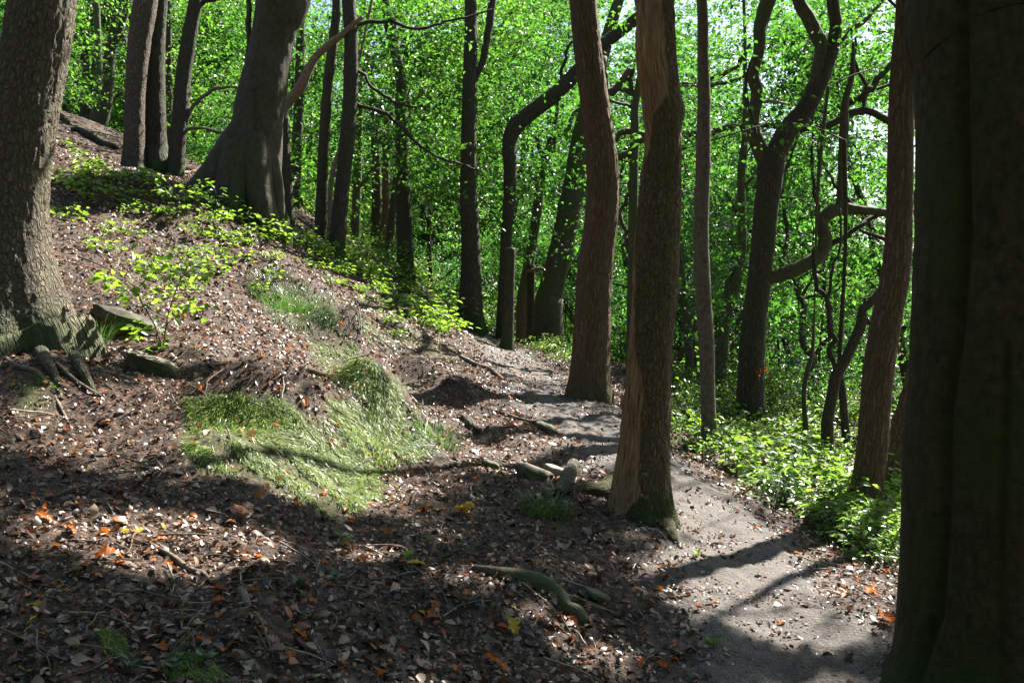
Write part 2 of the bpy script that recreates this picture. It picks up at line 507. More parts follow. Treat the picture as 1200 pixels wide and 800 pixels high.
# ------------------------------------------------------------------ where moss grows, where light reaches the floor
MOSS = [  # (polygon in photograph pixels, density)
 ([(212,470),(255,455),(300,460),(330,462),(370,490),(405,520),(435,545),(455,572),(440,592),(405,606),(370,600),(330,580),(290,560),(240,560),(212,540),(210,510)], 1.0),
 ([(372,470),(410,470),(450,485),(495,505),(500,535),(480,548),(455,555),(430,535),(400,505)], .8),
 ([(355,405),(400,395),(440,420),(480,450),(480,475),(450,480),(410,455),(370,435)], .8),
 ([(300,340),(350,330),(395,350),(400,390),(350,392),(310,375)], .9),
 ([(10,440),(50,430),(62,470),(55,500),(20,485)], .8),
 ([(385,605),(430,620),(415,640),(375,625)], .5),
 ([(110,740),(140,742),(145,765),(115,765)], 1.0),
 ([(195,765),(245,765),(265,800),(195,800)], .9),
 ([(295,710),(312,712),(312,735),(296,735)], 1.0),
 ([(610,585),(650,582),(690,620),(690,640),(640,615),(612,610)], .7),
 ([(400,360),(470,380),(520,400),(540,420),(500,430),(430,395)], .5),
 ([(80,170),(160,225),(260,260),(240,275),(140,235),(75,195)], .5),
 ([(480,495),(530,490),(530,525),(495,528)], .6),
 ([(780,620),(830,650),(850,680),(820,680),(780,645)], .25)]
_u, _v = np.meshgrid(np.arange(0, 1200, 2.0) + 1, np.arange(0, 800, 2.0) + 1)
MOSSIMG = np.zeros(_u.shape)
for poly, dens in MOSS:
    MOSSIMG = np.maximum(MOSSIMG, in_poly(_u, _v, poly) * dens)
LIT = [  # sunlit parts of the floor, as seen in the photograph
 ([(205,470),(250,448),(330,452),(375,458),(430,500),(470,545),(490,590),(455,608),(420,612),(380,604),(330,590),(290,566),(235,560),(200,545)], 1.0),
 ([(60,200),(150,220),(250,262),(330,290),(420,330),(520,372),(570,398),(540,450),(470,440),(420,440),(340,440),(260,430),(180,400),(100,400),(60,290)], .72),
 ([(370,420),(480,430),(560,420),(640,470),(730,478),(735,530),(660,565),(560,548),(470,548),(420,500)], .76),
 ([(760,590),(800,560),(880,610),(1000,650),(1060,690),(1045,765),(985,775),(920,765),(850,745),(790,720),(735,690),(740,655),(800,650)], .8),
 ([(0,470),(120,440),(205,450),(230,530),(200,560),(100,560),(0,525)], .76),
 ([(0,598),(90,588),(180,592),(260,610),(340,640),(330,665),(250,690),(140,675),(60,655),(0,640)], .97),
 ([(785,430),(1065,470),(1070,690),(1000,645),(900,600),(840,560),(790,530)], .85),
 ([(620,690),(680,730),(760,770),(740,800),(680,790),(630,750)], .9),
 ([(0,720),(60,730),(90,800),(0,800)], .92),
 ([(390,640),(470,645),(560,670),(640,700),(620,715),(520,690),(420,670)], .72),
 ([(530,380),(600,400),(660,430),(730,470),(690,490),(620,450),(560,420)], .75),
 ([(590,340),(690,350),(690,440),(610,410)], .85)]
LITIMG = np.full(_u.shape, .12)
LITIMG[_v < 420] = .3
for poly, dens in LIT:
    LITIMG = np.maximum(LITIMG, in_poly(_u, _v, poly) * dens)
def _blur(a, n):
    for _ in range(n):
        b = np.pad(a, 1, mode='edge')
        a = (b[1:-1, 1:-1] * 2 + b[:-2, 1:-1] + b[2:, 1:-1] + b[1:-1, :-2] + b[1:-1, 2:]) / 6
    return a
LITIMG = _blur(LITIMG, 2)
MOSSIMG = _blur(MOSSIMG, 3)
MOSSSOFT = _blur(MOSSIMG, 40)
def sample_img(img, p):
    """value of a photograph-space map at world points on the ground"""
    y = np.maximum(p[:, 1], .5)
    u = 600 + p[:, 0] / y * F
    v = 400 - (p[:, 2] - CAMZ) / y * F
    ok = (p[:, 1] > 1.5) & (u > 0) & (u < 1199) & (v > 0) & (v < 799)
    r = img[np.clip((v / 2).astype(int), 0, 399), np.clip((u / 2).astype(int), 0, 599)]
    return np.where(ok, r, -1.0)

def shadow_point(P):
    """where the shadow of points P falls on the ground"""
    t = np.maximum(P[:, 2] - Hq(P[:, 0], P[:, 1]), 0) / S[2]
    for _ in range(14):
        q = P - S[None] * t[:, None]
        t = np.maximum(t + (q[:, 2] - Hq(q[:, 0], q[:, 1])) / S[2] * .7, 0)
    q = P - S[None] * t[:, None]
    return q, t
def leaf_keep(P):
    """gaps in the crowns: leaves thin out where the photograph's floor is sunlit"""
    q, t = shadow_point(P)
    lit = sample_img(LITIMG, q)
    lit = np.where(lit < 0, .45, lit)
    nz = fbm(np.stack([q[:, 0] * 2.6, q[:, 1] * 2.6, np.zeros(len(q))], 1), 3)
    lit = np.clip(lit + nz * .8 * (1 - np.abs(lit * 2 - 1)) * 1.6, 0, 1)
    shaft = fbm(np.stack([q[:, 0] * .42 + 3, q[:, 1] * .42, np.zeros(len(q))], 1), 2)
    far_ = (P[:, 0] > 1.5) & (P[:, 1] > 11.5) & (q[:, 1] > 9.5)
    deep = far_ & (shaft > .02)      # clearings the sun shines through
    lit = np.where(deep, .9, np.where(far_, np.minimum(lit, .3), lit))
    low = t < .9                              # undergrowth and low sprigs are left alone
    return low | (rng.random(len(P)) > lit ** .5 * 1.02)

# ------------------------------------------------------------------ the ground sheet and the path
def build_ground():
    n = 430
    sx = np.linspace(-1, 1, n); sy = np.linspace(0, 1, n)
    xs = 7.5 * sx + 150 * np.sign(sx) * np.abs(sx) ** 5
    ys = 1.2 + 15 * sy + 180 * sy ** 5
    ys = np.concatenate([np.array([-60, -25, -12, -6, -3, -1.2, 0, .6]), ys])
    X, Y = np.meshgrid(xs, ys, indexing='ij')
    Z = H(X, Y)
    far = np.clip((np.hypot(X, Y - 20) - 50) / 120, 0, 1)
    Z = Z - far * 6
    V = np.stack([X.ravel(), Y.ravel(), Z.ravel()], 1)
    a = np.arange(X.size).reshape(X.shape)
    f = np.stack([a[:-1, :-1].ravel(), a[1:, :-1].ravel(), a[1:, 1:].ravel(), a[:-1, 1:].ravel()], 1)
    moss = np.clip(sample_img(MOSSSOFT, V), 0, 1)
    moss = np.clip(moss + .5 * fbm(V * np.array([6.0, 6, 2]), 3) * (moss > .03) - .12, 0, 1)
    sd_ = path_dist(V[:, 0], V[:, 1])
    soil = np.clip(1.12 - (sd_ - .25) / .62, 0, 1) * (V[:, 1] < 26)
    o = link('ground', mesh_np('ground', V, [f], M['ground'], True, {'moss': moss, 'soil': soil}))
    tag(o, 'steep woodland floor of dark leaf mould falling towards the path', kind='structure')
build_ground()

def build_path():
    P = PATH_XY
    seg = np.linalg.norm(np.diff(P, axis=0), axis=1)
    L = np.concatenate([[0], np.cumsum(seg)])
    t = np.arange(0, L[-1], .05)
    X = np.interp(t, L, P[:, 0]); Y = np.interp(t, L, P[:, 1])
    k = np.ones(25) / 25
    Xs = np.convolve(np.pad(X, 12, mode='edge'), k, 'valid'); Ys = np.convolve(np.pad(Y, 12, mode='edge'), k, 'valid')
    T = norm(np.stack([np.gradient(Xs), np.gradient(Ys)], 1))
    N = np.stack([T[:, 1], -T[:, 0]], 1)
    w = np.linspace(-1, 1, 33)
    hw = .56 + .16 * fbm(np.stack([t * .8, t * 0, t * 0], 1), 2)
    jl = fbm(np.stack([t * 3.0, t * 0 + 4, t * 0], 1), 3) * .26
    jr = fbm(np.stack([t * 3.0, t * 0 + 9, t * 0], 1), 3) * .26
    off = np.where(w[None] < 0, w[None] * (hw + jl)[:, None], w[None] * (hw + jr)[:, None])
    PX = Xs[:, None] + N[:, 0:1] * off; PY = Ys[:, None] + N[:, 1:2] * off
    edge = np.clip((np.abs(w) - .72) / .28, 0, 1) ** 1.5
    q_ = np.stack([PX.ravel(), PY.ravel(), PX.ravel() * 0], 1)
    PZ = H(PX, PY) + .012 - .05 * edge[None] + (.034 * fbm(q_ * 4.5 + 3, 3) + .016 * fbm(q_ * 20 + 3, 2)).reshape(PX.shape)
    V = np.stack([PX.ravel(), PY.ravel(), PZ.ravel()], 1)
    a = np.arange(PX.size).reshape(PX.shape)
    f = np.stack([a[:-1, :-1].ravel(), a[:-1, 1:].ravel(), a[1:, 1:].ravel(), a[1:, :-1].ravel()], 1)
    o = link('footpath', mesh_np('footpath', V, [f], M['ground'], True, {'moss': np.zeros(len(V)), 'soil': np.ones(len(V))}))
    tag(o, 'narrow trodden earth path climbing along the foot of the slope', kind='structure')
build_path()

# ------------------------------------------------------------------ tubes: trunks, limbs, roots
def catmull(N, step):
    """resample nodes (K,4) along a Catmull-Rom curve"""
    N = np.asarray(N, float)
    if len(N) == 2:
        n = max(2, int(np.linalg.norm(N[1, :3] - N[0, :3]) / step) + 1)
        t = np.linspace(0, 1, n)[:, None]
        return N[0] * (1 - t) + N[1] * t
    E = np.concatenate([[2 * N[0] - N[1]], N, [2 * N[-1] - N[-2]]])
    out = []
    for i in range(1, len(E) - 2):
        p0, p1, p2, p3 = E[i - 1], E[i], E[i + 1], E[i + 2]
        n = max(2, int(np.linalg.norm(p2[:3] - p1[:3]) / step))
        t = np.linspace(0, 1, n, endpoint=False)[:, None]
        c = .5 * ((2 * p1) + (p2 - p0) * t + (2 * p0 - 5 * p1 + 4 * p2 - p3) * t ** 2 + (3 * p1 - p0 - 3 * p2 + p3) * t ** 3)
        out.append(c)
    out.append(N[-1:])
    C = np.concatenate(out)
    C[:, 3] = np.maximum(C[:, 3], .002)
    return C

def tube(nodes, seg=10, step=.1, disp=None, base_h=None, capend=True, wob=0):
    """returns V, faces, bark coordinates, theta, height along, and centre line"""
    C = catmull(nodes, step)
    if wob:
        l_ = np.concatenate([[0], np.cumsum(np.linalg.norm(np.diff(C[:, :3], axis=0), axis=1))])
        o_ = rng.uniform(0, 90)
        z_ = l_ * 0
        k_ = np.clip(l_ / .2, 0, 1)
        for ax_ in range(3):
            q_ = np.stack([l_ * 3.2 + o_, z_ + 7.7 * ax_, z_], 1)
            C[:, ax_] += k_ * wob * (C[:, 3] * .9 + .012) * (1 - 2 * np.abs(vnoise(q_)) + .5 * vnoise(q_ * 3))
        C[:, 3] *= 1 + .12 * min(wob, 1) * vnoise(np.stack([l_ * 9 + o_, z_, z_], 1))
    P, r = C[:, :3], C[:, 3]
    T = norm(np.gradient(P, axis=0))
    n1 = np.empty_like(P)
    ref = np.array([1.0, 0, 0]) if abs(T[0, 0]) < .9 else np.array([0, 0, 1.0])
    v = ref - T[0] * (ref @ T[0]); v /= np.linalg.norm(v)
    for i in range(len(P)):
        v = v - T[i] * (v @ T[i]); v /= (np.linalg.norm(v) + 1e-12)
        n1[i] = v
    n2 = np.cross(T, n1)
    th = np.linspace(0, 2 * np.pi, seg, endpoint=False)
    ln = np.concatenate([[0], np.cumsum(np.linalg.norm(np.diff(P, axis=0), axis=1))])
    TH, LN = np.meshgrid(th, ln)
    RR = np.repeat(r[:, None], seg, 1)
    r0 = np.mean(r)
    bc = np.stack([np.cos(TH) * RR, np.sin(TH) * RR, LN], -1).reshape(-1, 3)
    if disp is not None:
        RR = RR + disp(TH, LN, RR, bc.reshape(*TH.shape, 3))
    V = P[:, None] + n1[:, None] * (np.cos(TH) * RR)[..., None] + n2[:, None] * (np.sin(TH) * RR)[..., None]
    V = V.reshape(-1, 3)
    a = np.arange(len(P) * seg).reshape(len(P), seg)
    b = np.roll(a, -1, axis=1)
    f = np.stack([a[:-1].ravel(), b[:-1].ravel(), b[1:].ravel(), a[1:].ravel()], 1)
    faces = [f]
    if capend:
        V = np.concatenate([V, [P[-1] + T[-1] * r[-1] * .5]]); bc = np.concatenate([bc, [[0, 0, ln[-1]]]])
        top = len(V) - 1
        faces.append(np.stack([a[-1], b[-1], np.full(seg, top)], 1))
    return V, faces, bc, TH, LN, C

class MB:
    """collects several tubes/sheets into one mesh"""
    def __init__(self):
        self.V, self.F, self.B, self.n = [], [], [], 0
    def add(self, V, faces, bc=None):
        self.V.append(V); self.F += [np.asarray(f) + self.n for f in faces]
        self.B.append(bc if bc is not None else V)
        self.n += len(V)
    def mesh(self, name, mat, smooth=True, extra=None):
        at = {'bark_co': np.concatenate(self.B)}
        at.update(extra or {})
        byn = {}
        for f in self.F: byn.setdefault(f.shape[1], []).append(f)
        return mesh_np(name, np.concatenate(self.V), [np.concatenate(x) for x in byn.values()], mat, smooth, at)

# ------------------------------------------------------------------ leaves
class Leaves:
    def __init__(self): self.c, self.a, self.n, self.l, self.w, self.tw = [], [], [], [], [], []
    def add(self, c, a, n, l, w):
        self.c.append(c); self.a.append(a); self.n.append(n); self.l.append(l); self.w.append(w)
    def count(self): return sum(len(x) for x in self.c)
    def get(self):
        return [np.concatenate(x) for x in (self.c, self.a, self.n, self.l, self.w)]
    def mesh(self, name, mat, origin=(0, 0, 0), prune=None, shape='diamond'):
        c, a, n, l, w = self.get()
        if prune is not None:
            k = prune(c)
            c, a, n, l, w = c[k], a[k], n[k], l[k], w[k]
        return leaf_mesh(name, mat, c - np.asarray(origin)[None], a, n, l, w, shape)

def leaf_mesh(name, mat, c, a, n, l, w, shape='diamond'):
    a = norm(a); s = norm(np.cross(n, a)); n = np.cross(a, s)
    L = l[:, None]; Wd = w[:, None]
    N = len(c)
    if shape == 'diamond':           # folded leaf, two faces
        k = 4
        V = np.empty((N, k, 3))
        V[:, 0] = c
        V[:, 1] = c + a * L * .42 + s * Wd * .5 + n * Wd * .16
        V[:, 2] = c + a * L - n * L * .10
        V[:, 3] = c + a * L * .42 - s * Wd * .5 + n * Wd * .16
        b = np.arange(N)[:, None] * k
        return mesh_np(name, V.reshape(-1, 3), [np.concatenate([b + np.array([[0, 1, 2]]), b + np.array([[0, 2, 3]])])], mat, False)
    if shape == 'oval':              # six-sided leaf with a midrib fold
        k = 7
        V = np.empty((N, k, 3))
        for j, (t, h) in enumerate([(0, 0), (.28, .42), (.68, .40), (1, 0), (.68, -.40), (.28, -.42)]):
            V[:, j] = c + a * L * t + s * Wd * h + n * (Wd * abs(h) * .35 - L * .12 * t * t)
        V[:, 6] = c + a * L * .48 - n * L * .03
        b = np.arange(N)[:, None] * k
        f = np.concatenate([b + np.array([[0, 1, 6]]), b + np.array([[1, 2, 6]]), b + np.array([[2, 3, 6]]), b + np.array([[3, 4, 6]]), b + np.array([[4, 5, 6]]), b + np.array([[5, 0, 6]])])
        return mesh_np(name, V.reshape(-1, 3), [f], mat, False)
    if shape == 'curl':              # dead leaf: strip curled along and across
        k = 6
        cu = rng.uniform(-.1, .55, (N, 1)); fo = rng.uniform(-.25, .5, (N, 1))
        V = np.empty((N, k, 3))
        V[:, 0] = c
        V[:, 1] = c + a * L * .3 + s * Wd * .5 + n * (L * cu * .55 + Wd * fo)
        V[:, 2] = c + a * L * .3 - s * Wd * .5 + n * (L * cu * .55 + Wd * fo * rng.uniform(.2, 1.4, (N, 1)))
        V[:, 3] = c + a * L * .72 + s * Wd * .42 + n * (L * cu * .5 + Wd * fo * .8)
        V[:, 4] = c + a * L * .72 - s * Wd * .42 + n * (L * cu * .5 + Wd * fo)
        V[:, 5] = c + a * L + n * L * cu * .05
        b = np.arange(N)[:, None] * k
        return mesh_np(name, V.reshape(-1, 3), [np.concatenate([b + np.array([[0, 1, 2]]), b + np.array([[3, 5, 4]])]), b + np.array([[1, 3, 4, 2]])], mat, False)
    if shape == 'blade':             # bent strand, two quads
        k = 5
        V = np.empty((N, k, 3))
        V[:, 0] = c + s * Wd * .5; V[:, 1] = c - s * Wd * .5
        m = c + a * L * .55 + n * L * .10
        V[:, 2] = m + s * Wd * .4; V[:, 3] = m - s * Wd * .4
        V[:, 4] = c + a * L - n * L * .12
        b = np.arange(N)[:, None] * k
        return mesh_np(name, V.reshape(-1, 3), [b + np.array([[0, 1, 3, 2]]), b + np.array([[2, 3, 4]])], mat, False)

def twig_lines(lines, r0=.007):
    """thin three-sided twigs along polylines (M,K,3)"""
    lines = np.asarray(lines); m, k, _ = lines.shape
    d = norm(lines[:, -1] - lines[:, 0])
    s1 = norm(np.cross(d, np.array([.3, .2, 1.0])[None])); s2 = np.cross(d, s1)
    V = np.empty((m, k, 3, 3))
    for j in range(k):
        rr = r0 * (1 - .75 * j / (k - 1))
        for i in range(3):
            an = 2.094 * i
            V[:, j, i] = lines[:, j] + (s1 * math.cos(an) + s2 * math.sin(an)) * rr
    b = np.arange(m)[:, None] * (k * 3); F_ = []
    for j in range(k - 1):
        for i in range(3):
            i2 = (i + 1) % 3
            F_.append(b + np.array([[j * 3 + i, j * 3 + i2, j * 3 + 3 + i2, j * 3 + 3 + i]]))
    return V.reshape(-1, 3), np.concatenate(F_)

def sprays(bag, centres, n=50, rad=.45, leaf=.065, heading=None, droop=.25, flat=.10, tilt=.55):
    """flat leafy twigs: a two-dimensional fan of leaves round a drooping axis"""
    C = np.asarray(centres, float)
    m = len(C)
    h = rng.uniform(0, 2 * np.pi, m) if heading is None else np.asarray(heading)
    ax = np.stack([np.cos(h), np.sin(h), -droop * rng.uniform(.2, 1.4, m)], 1); ax = norm(ax)
    sd = norm(np.cross(ax, np.array([0, 0, 1.0])[None]))
    up = np.cross(sd, ax)
    roll = rng.normal(0, .3, m)[:, None]
    sd, up = sd * np.cos(roll) + up * np.sin(roll), up * np.cos(roll) - sd * np.sin(roll)
    rs = rad * rng.uniform(.65, 1.25, m)
    bag.tw.append(np.stack([C - ax * rs[:, None] * 1.1, C + ax * rs[:, None] * .9], 1))
    t = rng.uniform(-1, 1, (m, n)); q = rng.normal(0, .42, (m, n)) * (1.05 - .5 * np.abs(t))
    z = rng.normal(0, flat, (m, n)) - .12 * q * q
    P = C[:, None] + (ax[:, None] * t[..., None] + sd[:, None] * q[..., None] + up[:, None] * z[..., None]) * rs[:, None, None]
    d = ax[:, None] * (.6 + rng.normal(0, .5, (m, n)))[..., None] + sd[:, None] * (np.sign(q) * .7 + rng.normal(0, .5, (m, n)))[..., None] + np.array([0, 0, 1.0]) * rng.normal(-.2, .35, (m, n))[..., None]
    nr = up[:, None] + rng.normal(0, tilt, (m, n, 3))
    l = leaf * rng.lognormal(-.03, .28, (m, n)) * rng.uniform(.8, 1.2, (m, 1))
    bag.add(P.reshape(-1, 3), norm(d.reshape(-1, 3)), norm(nr.reshape(-1, 3)), l.ravel(), (l * rng.uniform(.55, .75, (m, n))).ravel())

# ------------------------------------------------------------------ traced trees
TREES = []       # {'root', 'axis' (K,4), 'bag', 'far', 'leaf_mat'}

def px_nodes(nodes, d):
    out = []
    for nd in nodes:
        u, v, w = nd[:3]
        dd = d + (nd[3] if len(nd) > 3 else 0)
        out.append([*W(u, v, dd), w / F * dd / 2])
    return np.array(out)

def bark_disp(style, amp, seed, flare=None):
    def f(TH, LN, RR, bc):
        sh = TH.shape
        c = np.cos(TH) * .9; s_ = np.sin(TH) * .9
        big = fbm(np.stack([c + seed, s_ + seed * 2, LN * .55], -1).reshape(-1, 3), 2).reshape(sh)
        o = RR * .07 * big
        b = bc.reshape(-1, 3)
        if style == 'oak':
            st = b * np.array([26, 26, 6.0]) + seed
            st = st + vnoise(b * np.array([9, 9, 5.0]))[:, None] * .8
            rd = 1 - np.abs(vnoise(st)) * 2
            o = o - amp * np.clip(rd.reshape(sh), 0, 1) ** 2 + amp * .35 * vnoise(b * np.array([60, 60, 30.0])).reshape(sh)
        else:
            o = o + amp * vnoise(b * np.array([5, 5, 2.0]) + seed).reshape(sh) + amp * .4 * vnoise(b * np.array([16, 16, 9.0]) + seed).reshape(sh)
        if flare:
            A, sc, nl, ph = flare
            lob = np.abs(np.sin(TH * nl * .5 + ph + big * .8))
            o = o + RR * A * np.exp(-np.maximum(LN - .45, 0) / sc) * (lob ** 1.5 - .35)
        return o
    return f

def tree(name, label, nodes, d=None, mat='oak_bark', style='oak', amp=.006, height=12, flare=None, branches=(), base=True,
         seg=None, grooves=(), buttress=(), roots=(), dead=False, limbs=3, bare=None, far=False, group=None, knobs=()):
    """trunk traced as (u, v, width) from base (last) to top (first) at one distance, continued upward above the frame"""
    if d is None:
        d = hit1(nodes[-1][0], nodes[-1][1] - 3)[1]
    N = px_nodes(nodes, d)[::-1]
    wpx = max(n[2] for n in nodes)
    b0 = N[0].copy()
    gz = float(H(b0[0:1], b0[1:2])[0])
    root_loc = np.array([b0[0], b0[1], gz])
    dn = b0.copy(); dn[2] = min(gz, b0[2]) - .45; dn[3] *= 1.06
    if b0[2] - gz > .25:                    # hidden foot: run the trunk down to the ground
        mid = b0.copy(); mid[2] = gz + .02; mid[3] *= 1.1
        dn[2] = gz - .45
        N = np.concatenate([[dn, mid], N])
    else:
        N = np.concatenate([[dn], N])
    trace = N.copy()
    if not dead:
        p = N[-1].copy(); dirv = norm(N[-1, :3] - N[-2, :3])
        ztop = gz + height
        r0 = p[3]
        ext = []
        k = 0
        nst = max(2, int((ztop - p[2]) / 1.3))
        for k in range(nst):
            dirv = norm(dirv * .8 + np.array([0, 0, .3]) + rng.normal(0, .09, 3))
            p = p.copy(); p[:3] += dirv * 1.3; p[3] = max(.025, r0 * (1 - (k + 1) / (nst + .3)))
            ext.append(p)
        N = np.concatenate([N, ext])
    if dead and height == 0:
        e_ = N[-1].copy(); e_[2] += .004; e_[3] *= .8; e2_ = e_.copy(); e2_[2] += .004; e2_[3] *= .1
        N = np.concatenate([N, [e_, e2_]])
    root = thing(name, label, 'tree', root_loc, group)
    sg = seg or int(np.clip(wpx * .9, 8, 72))
    step = max(.02, min(.22, 3.2 / F * d)) if wpx > 30 else max(.05, 6 / F * d)
    ds = bark_disp(style, amp, rng.uniform(0, 40), flare)
    V, fc, bc, TH, LN, C = tube(N, sg, step, ds)
    at = {}
    zz = V[:, 2] - gz
    at['foot'] = np.clip(1 - zz / .9, 0, 1)
    if bare is not None:
        u = 600 + V[:, 0] / V[:, 1] * F; v = 400 - (V[:, 2] - CAMZ) / V[:, 1] * F
        uc = np.interp(v, [n[1] for n in nodes], [n[0] for n in nodes]); wv = np.interp(v, [n[1] for n in nodes], [n[2] for n in nodes])
        s_ = (u - uc) / (wv * .5)
        th_ = np.interp(v, [b[0] for b in bare], [b[1] for b in bare])
        th_ = th_ + .30 * fbm(V * np.array([16, 16, 6.0]), 4) * (th_ > -.95)
        bm = np.clip((th_ - s_) / .05, 0, 1)
        bm = np.where(V[:, 1] > C[0, 1] + .10, 0, bm)
        at['bare'] = bm
        ctr = np.stack([np.interp(V[:, 2], C[:, 2], C[:, i]) for i in (0, 1)], 1)
        dv = V[:, :2] - ctr
        V[:, :2] = V[:, :2] - norm(dv) * (bm * .011)[:, None]
    # knots and burls
    for (ku, kv, kr, kh) in knobs:
        q = W(ku, kv, d); q[1] -= 0
        dd = np.linalg.norm(V - q[None] , axis=1)
        ctr = np.stack([np.interp(V[:, 2], C[:, 2], C[:, i]) for i in (0, 1)], 1)
        dv = V[:, :2] - ctr
        V[:, :2] += norm(dv) * (kh * np.exp(-(dd / kr) ** 2))[:, None]
    for (gp, gw, gd) in grooves:            # long creases down the trunk
        u = 600 + V[:, 0] / V[:, 1] * F; v = 400 - (V[:, 2] - CAMZ) / V[:, 1] * F
        gu = np.interp(v, [g[1] for g in gp], [g[0] for g in gp])
        zc_ = np.interp(V[:, 2], C[:, 2], C[:, 1])
        k_ = np.exp(-((u - gu) / gw) ** 2) * (V[:, 1] < zc_) * np.clip((v - gp[0][1]) / 40 + 1, 0, 1)
        ctr = np.stack([np.interp(V[:, 2], C[:, 2], C[:, i]) for i in (0, 1)], 1)
        V[:, :2] -= norm(V[:, :2] - ctr) * (k_ * gd)[:, None]
    me = mesh_np('trunk', V - root_loc[None], fc, M[mat], True, {'bark_co': bc, **at})
    link('trunk', me, root)
    t = {'root': root, 'axis': C, 'bag': Leaves(), 'loc': root_loc, 'd': d, 'far': far, 'top': C[-1, 2], 'mat': mat, 'tw': []}
    for br in branches:
        if isinstance(br, dict): bn, bmat, bl, bd = br['n'], br.get('mat', mat), br.get('label'), br.get('d', d)
        else: bn, bmat, bl, bd = br, mat, None, d
        BN = px_nodes(bn, bd)
        ws = max(b[2] for b in bn)
        V2, f2, b2, *_x, C2 = tube(BN, int(np.clip(ws * .9, 5, 28)), max(.04, 5 / F * bd), bark_disp('beech', .003 if ws < 8 else .007, rng.uniform(0, 40)), wob=1.0 if ws < 9 else .12)
        bo = link('branch', mesh_np('branch', V2 - root_loc[None], f2, M[bmat], True, {'bark_co': b2, 'foot': np.zeros(len(V2))}), root)
        if bl: bo['label'] = bl
        t['tw'].append(C2)
    for rn in buttress:
        BN = px_nodes(rn, d)
        V2, f2, b2, *_x = tube(BN, 18, .05, bark_disp('beech', .02, rng.uniform(0, 40)))
        link('root', mesh_np('root', V2 - root_loc[None], f2, M[mat], True, {'bark_co': b2, 'foot': np.full(len(V2), .35)}), root)
    for rn in roots:
        rr = []
        for (ru, rv, rw) in rn:
            p = hit1(ru, rv); rr.append([p[0], p[1], p[2] + .1 * rw / F * p[1], rw / F * p[1] / 2])
        rr = np.array(rr)
        V2, f2, b2, *_x = tube(rr, 12, .04, bark_disp('beech', .006, rng.uniform(0, 40)))
        link('root', mesh_np('root', V2 - root_loc[None], f2, M[mat], True, {'bark_co': b2, 'foot': np.full(len(V2), .8)}), root)
    # limbs in the crown
    if not dead:
        zc = CAMZ + 430 / F * d
        zlow = max(zc, gz + height * .35)
        for k in range(limbs):
            z0 = rng.uniform(zlow, max(zlow + .5, t['top'] - 1.0))
            p0 = np.array([np.interp(z0, C[:, 2], C[:, i]) for i in range(4)])
            az = 2 * np.pi * (k + rng.random() * .7) / limbs
            ln_ = rng.uniform(1.6, 3.2)
            q = [p0 * np.array([1, 1, 1, .5])]
            dv = np.array([math.cos(az), math.sin(az), .45])
            for j in range(4):
                dv = norm(dv + rng.normal(0, .22, 3) + np.array([0, 0, .06]))
                w_ = q[-1].copy(); w_[:3] += dv * ln_ / 4; w_[3] = max(.008, p0[3] * .5 * (1 - (j + 1) / 4.6)); q.append(w_)
            V2, f2, b2, *_x, C2 = tube(np.array(q), 7, .2)
            link('branch', mesh_np('branch', V2 - root_loc[None], f2, M[mat], True, {'bark_co': b2, 'foot': np.zeros(len(V2))}), root)
            t['tw'].append(C2)
        TREES.append(t)
    return t

exec_trees = True
# --- big trees close by
tree('oak_tree', 'stout oak with plated grey bark leaning over the litter slope, grass tuft at its foot',
     [(50,-5,74),(42,50,75),(33,100,76),(22,160,79),(15,210,83),(10,270,92),(10,320,108),(13,365,128),(17,400,150),(22,418,165)], 8.2, 'oak_bark', 'oak', .011, 13,
     (.22, .35, 7, .4), seg=150, roots=[[(62,396,26),(80,412,19),(93,430,13),(104,450,8),(112,466,4)], [(40,404,24),(54,426,15),(66,448,9),(72,470,4)]], limbs=4)
tree('beech_tree', 'thick dark mossy beech trunk filling the edge of the view beside the path',
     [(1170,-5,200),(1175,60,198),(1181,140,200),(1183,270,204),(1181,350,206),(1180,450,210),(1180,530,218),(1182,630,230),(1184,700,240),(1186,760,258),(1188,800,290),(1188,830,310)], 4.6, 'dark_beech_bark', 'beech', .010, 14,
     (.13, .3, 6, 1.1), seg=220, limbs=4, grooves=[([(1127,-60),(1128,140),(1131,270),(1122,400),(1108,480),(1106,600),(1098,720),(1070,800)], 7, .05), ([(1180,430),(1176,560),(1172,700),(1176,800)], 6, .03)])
tree('dead_oak_tree', 'half stripped oak beside the path with bare orange wood and a knob high up',
     [(767,-5,47),(768,68,50),(774,118,49),(776,170,46),(771,250,54),(767,320,55),(763,385,54),(758,452,56),(754,520,63),(751,560,70),(750,590,80),(750,612,92)], 7.2, 'stripped_bark', 'oak', .010, 11,
     (.16, .22, 6, .2), seg=130, bare=[(-50,.55),(90,.6),(112,.35),(130,-.3),(170,-.72),(250,-.93),(330,-.88),(400,-.55),(450,-.22),(520,-.1),(575,-.05),(605,-.5),(640,-1.5)],
     knobs=[(799,130,.07,.03),(727,470,.05,.04)],
     roots=[[(725,575,40),(705,580,26),(680,575,18),(650,577,11),(628,582,9),(614,594,6)], [(770,600,36),(783,625,22),(792,638,9)]], limbs=3)
tree('oak_tree', 'straight brown oak with ridged bark standing at the outer edge of the path bend',
     [(683,-5,32),(690,68,34),(699,135,35),(706,200,39),(704,260,39),(697,318,41),(694,385,43),(691,440,48),(690,470,58)], None, 'oak_bark_warm', 'oak', .009, 13,
     (.14, .25, 6, .9), seg=84, knobs=[(697,52,.05,.035)], limbs=4)
tree('oak_tree', 'slender warm brown oak leaning by the shrubs beyond the path, mossy at its foot',
     [(1061,-5,21),(1059,68,28),(1056,135,29),(1054,250,30),(1050,318,33),(1037,385,35),(1028,452,36),(1023,520,36),(1016,570,38),(1010,594,49)], 9.0, 'oak_bark_warm', 'oak', .007, 12,
     (.16, .2, 6, .3), seg=72, limbs=4)
